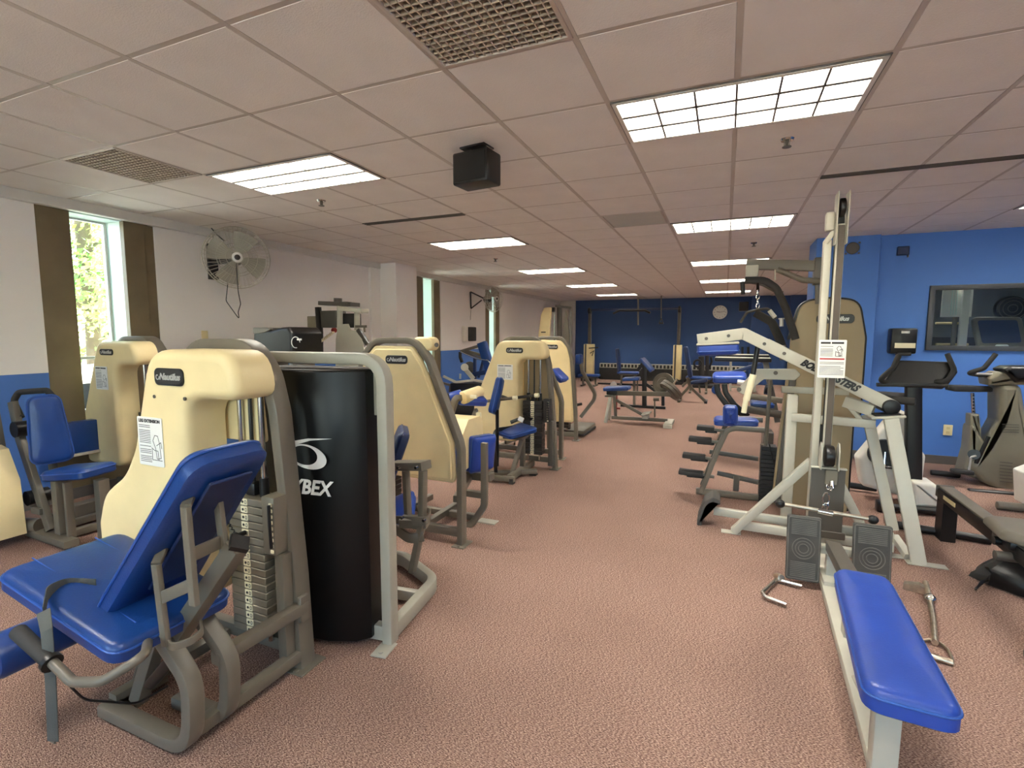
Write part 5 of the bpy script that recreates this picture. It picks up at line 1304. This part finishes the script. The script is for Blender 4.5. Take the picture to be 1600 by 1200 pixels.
# tall cream cable column near the far left corner
ty = 13.0
def tp(a, b, d=0): return py(a, b, ty+d)
t = thing('tall_cable_column', 'tall cream panelled cable column near the far left corner', 'exercise machine', (tp(870, 600).x, ty, 0))
q = [(847, 492), (852, 481), (864, 480), (861, 500), (857, 560), (852, 600), (838, 600), (843, 525)]
MB().prism(rpoly([(tp(a, b).x, tp(a, b).z) for a, b in q], .06), CM(ty), .10, .015).build('cream_panel', M['cream'], t)
MB().box(tp(849, 519, -.11), (.13, .01, .03)).build('badge', M['black'], t)
MB().bar([tp(842, 600, .1), tp(846, 515, .1), tp(850, 484, .1)], .05, .05, (0, 1, 0)).build('edge_frame', M['dgray'], t)
MB().bar([tp(868, 478), tp(893, 481)], .06, .06).bar([tp(892, 480), tp(892, 600)], .05, .06, (0, 1, 0)).bar([tp(874, 480, .2), tp(874, 600, .2)], .12, .06, (0, 1, 0)).build('steel_frame', M['dgray'], t)
MB().cyl(tp(866, 486), tp(866, 600), .02, seg=10).build('guide_rod', M['chrome'], t)
MB().box(tp(865, 484, -.05), (.07, .1, .12)).build('pulley', M['black'], t)
MB().prism([(tp(a, b, .1).x, tp(a, b, .1).z) for a, b in ((885, 485), (880, 525), (880, 600), (890, 600), (890, 525), (887, 485))], CM(ty+.1), .04).build('grey_web', M['gray'], t)
MB().box(V((tp(866, 600).x, ty, .04)), (.9, .5, .08), None, .01).build('base', M['dgray'], t)

# ================================================================== THE FAR END
fy = 16.4
def fp(a, b, d=0): return py(a, b, fy+d)
def ground(v): return V((v.x, v.y, 0))
t = thing('cable_crossover', 'wide cable crossover station with two beige stacks before the far blue wall', 'exercise machine', (fp(988, 600).x, fy, 0))
for a0, a1, px_ in ((913, 928, 920), (1052, 1065, 1058)):
    MB().box(V((fp((a0+a1)/2, 560).x, fy, fp(920, 563).z)), (fp(a1, 560).x-fp(a0, 560).x, .25, 1.08), None, .02).build('stack_shroud', M['beige'], t)
    MB().box(V((fp(a0+3.5, 560).x, fy-.13, fp(920, 563).z)), (.05, .03, 1.08)).build('shroud_strip', M['dgray'], t)
    MB().bar([fp(px_, 600), V((fp(px_, 600).x, fy, 2.35))], .10, .08, (0, 1, 0)).build('post', M['dgray'], t)
    MB().cyl(fp(px_+4, 540, -.1), V((fp(px_+4, 540).x, fy-.1, 2.25)), .012, seg=8).build('guide_rod', M['chrome'], t)
    MB().box(V((fp(px_, 600).x, fy, .05)), (.35, .8, .10), None, .01).build('base', M['black'], t)
    MB().cyl(V((fp(px_, 600).x-.03, fy-.1, 2.3)), V((fp(px_, 600).x+.03, fy-.1, 2.3)), .10, seg=16).build('top_pulley', M['black'], t)
MB().bar([V((fp(920, 600).x, fy, 2.33)), V((fp(1058, 600).x, fy, 2.33))], .07, .07).build('top_beam', M['dblue'], t)
MB().tube([fp(958, 490, -.3), fp(968, 485, -.3), fp(986, 485, -.3), fp(997, 485, -.3), fp(1008, 485, -.3), fp(1016, 489, -.3)], .035, 8, .1).build('chin_bar', M['black'], t)
MB().tube([fp(920, 544, -.15), fp(935, 543, -.15)], .02, 6).tube([fp(922, 552, -.15), fp(928, 548, -.15), fp(925, 556, -.15)], .015, 6).build('cable_handle', M['black'], t)
t = thing('hanging_stirrup', 'small dark handle hanging by a strap before the far wall', 'cable handle', tuple(fp(1033, 500, -.4)))
MB().bar([V((fp(1033, 470, -.4).x, fy-.4, CZ)), fp(1033, 500, -.4)], .03, .01, (0, 1, 0)).build('strap', M['gray'], t)
MB().bar([fp(1033, 497, -.4), fp(1030, 504, -.4), fp(1036, 504, -.4), fp(1033, 497, -.4)], .02, .02, (0, 1, 0)).box(fp(1033, 505.5, -.4), (.14, .04, .03)).build('handle', M['black'], t)
t = thing('hanging_strap', 'pale strap hanging from the ceiling behind the dark chin bar', 'strap', tuple(fp(997, 490, -.1)))
MB().bar([V((fp(997, 470, -.1).x, fy-.1, CZ)), fp(997, 508, -.1)], .05, .012, (0, 1, 0)).build('webbing', M['gray'], t)
t = thing('wall_clock', 'round white clock on the far blue wall', 'clock', tuple(py(1125, 488, 17.2)))
cc = py(1125, 488, 17.2)
MB().cyl(cc, cc+V((0, -.05, 0)), .215, seg=36, bev=.01).build('case', M['trim'], t)
MB().cyl(cc+V((0, -.05, 0)), cc+V((0, -.053, 0)), .195, seg=36).build('face', M['clock'], t)
MB().bar([cc+V((0, -.057, 0)), cc+V((-.10, -.057, .02))], .012, .004, (0, 1, 0)).build('hand', M['ink'], t)
MB().bar([cc+V((0, -.059, 0)), cc+V((.14, -.059, .03))], .009, .004, (0, 1, 0)).build('hand', M['ink'], t)
for k in range(12):
    a = PI/6*k; p = cc+V((.165*math.cos(a), -.055, .165*math.sin(a))); MB().box(p, (.018, .003, .018), None, 0).build('hour_mark', M['ink'], t)
t = thing('far_wall_speaker', 'small black speaker high on the far wall right of the clock', 'speaker', tuple(py(1162, 478, 17.1)))
MB().box(py(1162, 479, 17.05), (.26, .2, .28), None, .015).build('cabinet', M['black'], t)
MB().box(py(1162, 479, 17.05)+V((0, -.102, 0)), (.22, .006, .24), None, .002).build('grille_cloth', M['rubber'], t)
# convector along the far wall
x0, x1 = fp(930, 590).x, .62
t = thing('convector', 'long dark baseboard convector with a white slotted top along the far wall', 'heater', ((x0+x1)/2, 17.05, 0))
MB().box(((x0+x1)/2, 17.1, .20), (x1-x0, .24, .40), None, .01).build('casing', M['rubber'], t)
MB().box(((x0+x1)/2, 17.1, .475), (x1-x0, .22, .15), None, .008).build('grille_band', M['lgray'], t)
first = None; n = int((x1-x0)/.115)
for k in range(n):
    if first is None: first = o = MB().box((0, 0, 0), (.07, .012, .10), None, .002).build('slot', M['black'], t, world=False)
    else: o = first.copy(); COL.objects.link(o); o.parent = t
    o.location = (x0+.08+k*.115-(x0+x1)/2, 17.1-.111-17.05, .475)
# ---- benches
def bench(name, label, a, b, Y, w=.28, h=None, legm='gray', back=None, rails=True):
    """bench with a flat pad from pixel column a to b"""
    p, q = py(a[0], a[1], Y), py(b[0], b[1], Y); q.z = p.z = (p.z+q.z)/2
    t = thing(name, label, 'bench', ((p.x+q.x)/2, Y, 0))
    cushion('seat', M['blue'], t, p-V((0, 0, .07)), q-V((0, 0, .07)), (0, 0, 1), w, w, .07, r=.04, pipe=False)
    z = p.z-.07
    MB().bar([p-V((-.05, 0, .09)), q-V((.05, 0, .09))], .05, .05).build('spine', M[legm], t)
    for e, s in ((p, 1), (q, -1)):
        x = e.x+s*.12
        MB().bar([V((x, Y, z-.02)), V((x, Y, .03))], .05, .05, (0, 1, 0)).bar([V((x, Y-.22, .025)), V((x, Y+.22, .025))], .05, .05).build('leg', M[legm], t)
    return t, p, q
t, p, q = bench('upright_bench', 'small bench with a tall upright blue back before the far wall', (965, 580), (998, 581), 15.2)
cushion('backrest', M['dblue'], t, p+V((.02, 0, -.02)), p+V((-.06, 0, .68)), (1, 0, .1), .3, .3, .08, r=.04, pipe=False)
MB().cyl(p+V((-.05, -.35, -.38)), p+V((-.05, -.29, -.38)), .09, seg=16).build('wheel', M['silver'], t)
MB().bar([V((p.x-.6, 15.2, .03)), V((q.x+.6, 15.2, .03))], .06, .05).build('floor_rail', M['black'], t)
cy = 10.6
def cp(a, b, d=0): return py(a, b, cy+d)
t = thing('preacher_curl_bench', 'black framed arm curl bench with a sloping blue arm pad', 'bench', (cp(1010, 630).x, cy, 0))
cushion('arm_pad', M['blue'], t, cp(1018, 581), cp(1001, 561), (.7, 0, .75), .5, .5, .06, r=.04, pipe=False)
cushion('seat', M['blue'], t, cp(974, 595), cp(1000, 594), (0, 0, 1), .3, .3, .07, r=.04, pipe=False)
MB().bar([cp(1007, 568), cp(1007, 634)], .09, .07, (0, 1, 0)).bar([cp(997, 578), cp(1006, 566)], .07, .06, (0, 1, 0)).build('pad_post', M['black'], t)
MB().bar([cp(991, 595), cp(991, 634)], .05, .05, (0, 1, 0)).bar([cp(996, 590), cp(996, 612)], .03, .03, (0, 1, 0)).build('seat_post', M['gray'], t)
MB().bar([V((cp(970, 634).x, cy, .03)), V((cp(1040, 634).x, cy, .03))], .07, .05).bar([cp(1036, 634), cp(1036, 618)], .06, .06, (0, 1, 0)).bar([cp(1009, 600), cp(1026, 612)], .06, .06, (0, 1, 0)).build('base_frame', M['black'], t)
ky = 8.7
def kp(a, b, d=0): return py(a, b, ky+d)
t = thing('seated_calf_machine', 'low pale plate loaded lever machine with blue seat, alone mid floor', 'exercise machine', (kp(997, 660).x, ky, 0))
cushion('seat', M['blue'], t, kp(945, 610), kp(984, 609), (0, 0, 1), .32, .32, .065, r=.04)
MB().box(kp(957, 613), (.18, .16, .07), None, .01).build('seat_mount', M['black'], t)
MB().bar([kp(958, 614), kp(1048, 616)], .07, .075).build('lever_beam', M['gray'], t)
for d in (-.16, .16):
    MB().bar([kp(954, 618, d*.3), V((kp(949, 660).x+.0, ky+d, .0))], .05, .06, (0, 1, 0)).build('leg', M['lgray'], t)
MB().bar([kp(960, 618), kp(962, 650)], .05, .05, (0, 1, 0)).bar([kp(947, 618), kp(961, 618)], .2, .03).build('seat_frame', M['gray'], t)
MB().bar([kp(963, 625), kp(1006, 649)], .05, .05, (0, 1, 0)).build('diagonal_brace', M['gray'], t)
MB().bar([kp(956, 652), kp(1043, 657)], .06, .055).build('floor_rail', M['gray'], t)
MB().bar([V((kp(1046, 657).x, ky-.28, .05)), V((kp(1046, 657).x, ky+.22, .05))], .12, .06).box(V((kp(1046, 657).x, ky-.28, .03)), (.14, .05, .06)).build('end_foot', M['lgray'], t)
MB().box(kp(1010, 646), (.14, .30, .025), (.0, -.2, 0), .005).box(kp(1009, 651), (.10, .2, .05)).build('footrest', M['lgray'], t)
MB().bar([kp(1023, 622), kp(1023, 652)], .025, .025, (0, 1, 0)).cyl(kp(1021, 624, -.05), kp(1030, 624, -.05), .03, seg=12).build('stop_post', M['gray'], t)
MB().bar([kp(964, 616), kp(963, 645)], .02, .02, (0, 1, 0)).box(kp(966, 638), (.07, .03, .03)).build('red_stop', M['red'], t)
def plate(c, ax, R, label, g='round weight plates', m='gray'):
    o = thing('weight_plate', label, 'weight plate', tuple(c), 0, g); ax = V(ax).normalized()*.022
    MB().lathe([(-1, .02), (-1, R*.55), (-.6, R*.6), (-.6, R*.86), (-1, R*.9), (-1, R), (1, R), (1, R*.9), (.6, R*.86), (.6, R*.6), (1, R*.55), (1, .02)], c, ax, seg=32).build('disc', M[m], o)
    MB().cyl(V(c)-ax*1.2, V(c)+ax*1.2, .03, seg=14).build('hub', M['chrome'], o)
plate(kp(1037, 600, .1), (.3, 1, -.1), .19, 'upright grey weight plate on the lever machine')
plate(kp(1050, 608), (.55, .35, .62), .20, 'grey weight plate lying tilted on the lever machine end')
plate(kp(1050, 608)-V((.55, .35, .62)).normalized()*.052, (.55, .35, .62), .20, 'second tilted grey weight plate under the first at the lever end')
MB().cyl(kp(1040, 616), kp(1058, 592), .018, seg=10).build('plate_peg', M['chrome'], t)
ay = 12.0
def apx(a, b, d=0): return py(a, b, ay+d)
t = thing('incline_bench', 'adjustable bench with steep navy back and long angled leg', 'bench', (apx(1085, 620).x, ay, 0))
cushion('backrest', M['dblue'], t, apx(1076, 590), apx(1068, 542), (1, 0, .1), .3, .28, .09, r=.04, pipe=False)
cushion('seat', M['dblue'], t, apx(1080, 600), apx(1106, 596), (0, 0, 1), .3, .28, .07, r=.04, pipe=False)
MB().bar([apx(1074, 590), apx(1078, 604), apx(1103, 628)], .06, .07, (0, 1, 0), .08).build('long_leg', M['gray'], t)
MB().bar([V((apx(1103, 628).x, ay-.2, .03)), V((apx(1103, 628).x, ay+.2, .03))], .06, .05).build('rear_foot', M['black'], t)
MB().bar([apx(1077, 604), apx(1064, 618)], .06, .06, (0, 1, 0)).bar([apx(1092, 600), apx(1094, 614)], .04, .04, (0, 1, 0)).bar([apx(1066, 604), apx(1078, 592)], .05, .05, (0, 1, 0)).build('front_frame', M['gray'], t)
MB().bar([V((apx(1062, 624).x, ay-.25, .03)), V((apx(1062, 624).x, ay+.25, .03))], .06, .05).bar([apx(1064, 618), V((apx(1062, 624).x, ay, .03))], .06, .06, (0, 1, 0)).build('front_foot', M['gray'], t)
t, p, q = bench('flat_bench', 'long flat navy bench behind the incline bench', (1072, 587), (1112, 589), 14.0, .3)
MB().cyl(q+V((.12, -.2, -.32)), q+V((.12, -.1, -.32)), .11, seg=18).build('wheel', M['blue'], t)
t, p, q = bench('wall_bench', 'low navy bench by the left stack of the far crossover', (905, 585), (937, 584), 14.6, .3)
ey = 15.6
def ep(a, b, d=0): return py(a, b, ey+d)
t = thing('black_exercise_bike', 'slim black upright machine with round knob at the far wall', 'exercise machine', (ep(1100, 600).x, ey, 0))
MB().bar([ep(1096, 557), ep(1096, 600)], .16, .16, (0, 1, 0), 0, .03).bar([ep(1105, 553), ep(1105, 600)], .10, .12, (0, 1, 0), 0, .03).build('mast', M['rubber'], t)
MB().tube([ep(1090, 568, -.1)+V((.10*math.cos(a), 0, .10*math.sin(a))) for a in [2*PI*i/16 for i in range(16)]], .03, 8, closed=True, up=(0, 1, 0)).build('ring_handle', M['black'], t)
MB().tube([ep(1108, 575, -.1), ep(1112, 565, -.1), ep(1111, 558, -.1)], .03, 8).build('side_handle', M['black'], t)
MB().box(V((ep(1100, 600).x, ey, .04)), (.6, .6, .08), None, .01).build('base', M['black'], t)
# posts of racks standing at the far right
zy = 14.8
t = thing('bar_rack', 'slim pale rack with short upright pegs at the far right', 'rack', (py(1160, 600, zy).x, zy, 0))
for a in (1142, 1180): MB().bar([V((py(a, 590, zy).x, zy, 0)), py(a, 556, zy)], .06, .06, (0, 1, 0)).build('post', M['lgray'], t)
MB().bar([py(1140, 558, zy), py(1184, 558, zy)], .05, .05).bar([V((py(1142, 590, zy).x, zy, .12)), V((py(1180, 590, zy).x, zy, .12))], .05, .05).build('crossbar', M['lgray'], t)
for a in (1160, 1169): MB().bar([py(a, 556, zy-.1), py(a, 542, zy-.1)], .06, .05, (0, 1, 0)).build('peg', M['black'], t)

# ================================================================== RIGHT WALL
t = thing('soap_dispenser', 'black wall dispenser with a cream label above the bike console', 'dispenser', tuple(py(1411, 533, 7.3)))
a, b = py(1392, 513, 7.25), py(1430, 553, 7.25)
MB().box(((a.x+b.x)/2, 7.29, (a.z+b.z)/2), (b.x-a.x, .16, a.z-b.z), None, .02).build('body', M['black'], t)
MB().box(py(1414, 540, 7.205), (.20, .01, .06), None, .004).build('label_strip', M['label'], t)
MB().box(py(1415, 519, 7.207), (.08, .006, .03), None, .008).build('maker_plate', M['silver'], t)
MB().box(py(1411, 553, 7.25), (.14, .10, .04), None, .012).build('nozzle', M['rubber'], t)
t = thing('double_outlet', 'ivory double outlet on the right blue wall', 'outlet', tuple(py(1481, 672, 7.36)))
c = py(1481, 672, 7.362)
MB().box(c, (.085, .014, .125), None, .003).build('plate', M['outlet'], t)
for dz in (.026, -.026): MB().box(c+V((0, -.008, dz)), (.034, .006, .03), None, .006).build('socket', M['beige'], t)
t = thing('horn_speaker', 'round dark horn speaker high on the blue pillar', 'speaker', tuple(py(1332, 388, 7.28)))
c = py(1332, 388, 7.27)
MB().lathe([(0, .065), (.3, .072), (1, .05)], c+V((0, -.02, 0)), V((0, .04, 0)), seg=24).build('round_grille', M['dgray'], t)
MB().box(c+V((0, .0, 0)), (.15, .02, .145), None, .004).build('plate', M['blue_wall'], t)
for sx_ in (-.066, .066):
    for sz in (-.062, .062): MB().box(c+V((sx_, -.012, sz)), (.022, .006, .018), None, .003).build('corner_clip', M['gray'], t)
t = thing('wall_sensor_box', 'small square dark blue box high on the right wall', 'sensor', tuple(py(1411, 392, 7.36)))
MB().box(py(1411, 392, 7.35), (.115, .05, .10), None, .006).build('box', M['dblue'], t)
MB().box(py(1419, 394, 7.36), (.012, .03, .12), None, .002).build('edge_plate', M['gray'], t)
# ---- seen through the viewing window
wy = 8.3
t = thing('treadmill_console', 'grey framed treadmill console seen through the viewing window', 'treadmill', (py(1556, 520, wy).x, wy, 0))
cm = Matrix.Translation(py(1556, 521, wy)) @ Matrix(((1, 0, 0, 0), (0, .3, -1, 0), (0, 1, .3, 0), (0, 0, 0, 1)))
MB().prism(rpoly([(-.25, .20), (.24, .20), (.29, -.20), (-.20, -.22)], .06), cm, .05, .02).build('console_frame', M['gray'], t)
MB().prism(rpoly([(-.20, .15), (.19, .15), (.22, -.13), (-.16, -.14)], .03), cm @ Matrix.Translation((0, 0, .051)), .004).build('screen', M['dblue'], t)
MB().prism(rrect(.13, .05, .02), cm @ Matrix.Translation((.03, -.18, .052)), .006).build('button', M['paper'], t)
MB().bar([V((py(1556, 560, wy+.1).x, wy+.15, 0)), py(1556, 530, wy+.05)], .10, .10, (0, 1, 0)).bar([py(1585, 515, wy+.1), py(1640, 525, wy-.1)], .06, .06).box(V((py(1556, 560, wy).x+.05, wy+.08, .1)), (.5, .5, .2)).build('mast', M['dgray'], t)
t = thing('white_post', 'white window post standing beyond the viewing window', 'post', tuple(py(1506, 500, 8.6).xy)+(0,))
MB().box(V((py(1506, 500, 8.6).x, 8.6, 1.2)), (.085, .06, 2.4), None, .004).build('post', M['paper'], t)
t = thing('posted_sheet', 'bright white posted sheet beyond the viewing window', 'poster', tuple(py(1495, 472, 8.7)))
MB().box(py(1495, 472, 8.7), (.33, .02, .40), None, .002).build('sheet', M['paper'], t)
for k in range(3): MB().box(py(1487+k*4, 472, 8.68), (.012, .006, .34), None, 0).build('blue_stripe', M['jamb'], t)
MB().bar([V((py(1495, 472, 8.7).x, 8.73, 0)), py(1495, 470, 8.73)], .05, .03, (0, 1, 0)).build('stand', M['gray'], t)
t = thing('dark_shelf_unit', 'dark shelf unit with pale bottles beyond the viewing window', 'shelf', (py(1480, 530, 9.0).x, 9.0, 0))
MB().box(V((py(1480, 530, 9.0).x, 9.0, .75)), (.75, .35, 1.5), None, .01).build('carcass', M['black'], t)
for b in (505, 538): MB().box(py(1487, b, 8.8), (.36, .05, .03), None, .008).build('pale_edge', M['beige'], t)
t = thing('round_wall_fan', 'dark round fan on the wall beyond the viewing window', 'fan', tuple(py(1582, 482, 10.4)))
c = py(1582, 482, 10.45)
MB().cyl(c, c+V((0, .12, 0)), .20, seg=28, bev=.02).build('drum', M['black'], t)
for r in (.06, .12, .17): MB().tube([c+V((r*math.cos(a), -.01, r*math.sin(a))) for a in [2*PI*i/24 for i in range(24)]], .006, 6, closed=True, up=(0, 1, 0)).build('ring', M['dgray'], t)
bl_ = dup(L0, (3.3, 9.2, CZ-.004), label='fluorescent panel added to light the room behind the viewing window', group='fluorescent ceiling lights')  # unseen lamp, added to brighten the inner room

# ================================================================== OUTSIDE
struct('ground', MB().box((-20, 12, -.4), (28.8, 60, .2), bev=0).box((0, -20, -.4), (40, 30, .2), bev=0), M['ground'])
def tree(x, y, h, r, label, seed):
    rnd = random.Random(seed)
    t = thing('tree', label, 'tree', (x, y, -.3), 0, 'trees beyond the left windows')
    tr = MB().tube([(0, 0, 0), (.05, .03, h*.3), (-.06, .05, h*.55), (.02, 0, h*.8)], .11, 10, .5)
    for k in range(7):
        a = rnd.random()*6.28; z = h*(.25+.08*k)
        tr.tube([(0, 0, z), (r*.45*math.cos(a), r*.45*math.sin(a), z+r*.3), (r*.8*math.cos(a), r*.8*math.sin(a), z+r*.42)], .035, 6, .3)
    tr.build('trunk', M['bark'], t, world=False)
    for mname, share in (('leafa', .6), ('leafb', .4)):
        b = MB(); cl = [(V((rnd.uniform(-1, 1), rnd.uniform(-1, 1), rnd.uniform(-1, 1)))) for _ in range(70)]
        vs = []; fs = []
        for c in cl:
            if c.length > 1: c.normalize()
            c = V((c.x*r, c.y*r, h*.60+c.z*h*.42))
            for _ in range(int(260*share)):
                d = V((rnd.gauss(0, .26), rnd.gauss(0, .26), rnd.gauss(0, .2))); p = c+d
                n = V((rnd.gauss(0, 1), rnd.gauss(0, 1), rnd.gauss(0, 1))).normalized(); s = n.orthogonal().normalized(); u = n.cross(s); k = rnd.uniform(.032, .06)
                o = len(vs); vs += [p-s*k, p+u*k*.55, p+s*k, p-u*k*.55]; fs.append((o, o+1, o+2, o+3))
        b.add(vs, fs); o = b.build('foliage', M[mname], t, world=False); o['kind'] = 'stuff'
    return t
tree(-9.8, 5.0, 6.5, 1.9, 'bright green leafy tree outside the first window', 1)
tree(-14.2, 9.0, 7.5, 2.3, 'taller leafy tree further behind the first window', 2)
tree(-9.0, 14.5, 6.5, 1.8, 'leafy tree outside the second window', 3)
tree(-9.4, 20.5, 7.0, 2.0, 'leafy tree outside the third window', 4)
t = thing('parked_car', 'pale parked car glimpsed low through the first window', 'car', (-6.95, 3.4, -.3), 0)
MB().prism(rpoly([(-2.1, .25), (-2.1, .75), (-1.4, .9), (-.8, 1.4), (.7, 1.42), (1.4, .92), (2.1, .8), (2.15, .3)], .15), Matrix(((0, 0, 1, -.85), (1, 0, 0, 0), (0, 1, 0, 0), (0, 0, 0, 1))), 1.7, .12, back=.12).build('body', M['white'], t, world=False)
MB().prism(rpoly([(-.75, .95), (-.5, 1.3), (.6, 1.32), (1.0, .95)], .05), Matrix(((0, 0, 1, .845), (1, 0, 0, 0), (0, 1, 0, 0), (0, 0, 0, 1))), .02).build('side_window', M['black'], t, world=False)
for y in (-1.3, 1.3):
    for x in (-.75, .75): MB().cyl((x-.1, y, .32), (x+.1, y, .32), .32, seg=24, bev=.04).build('wheel', M['rubber'], t, world=False)
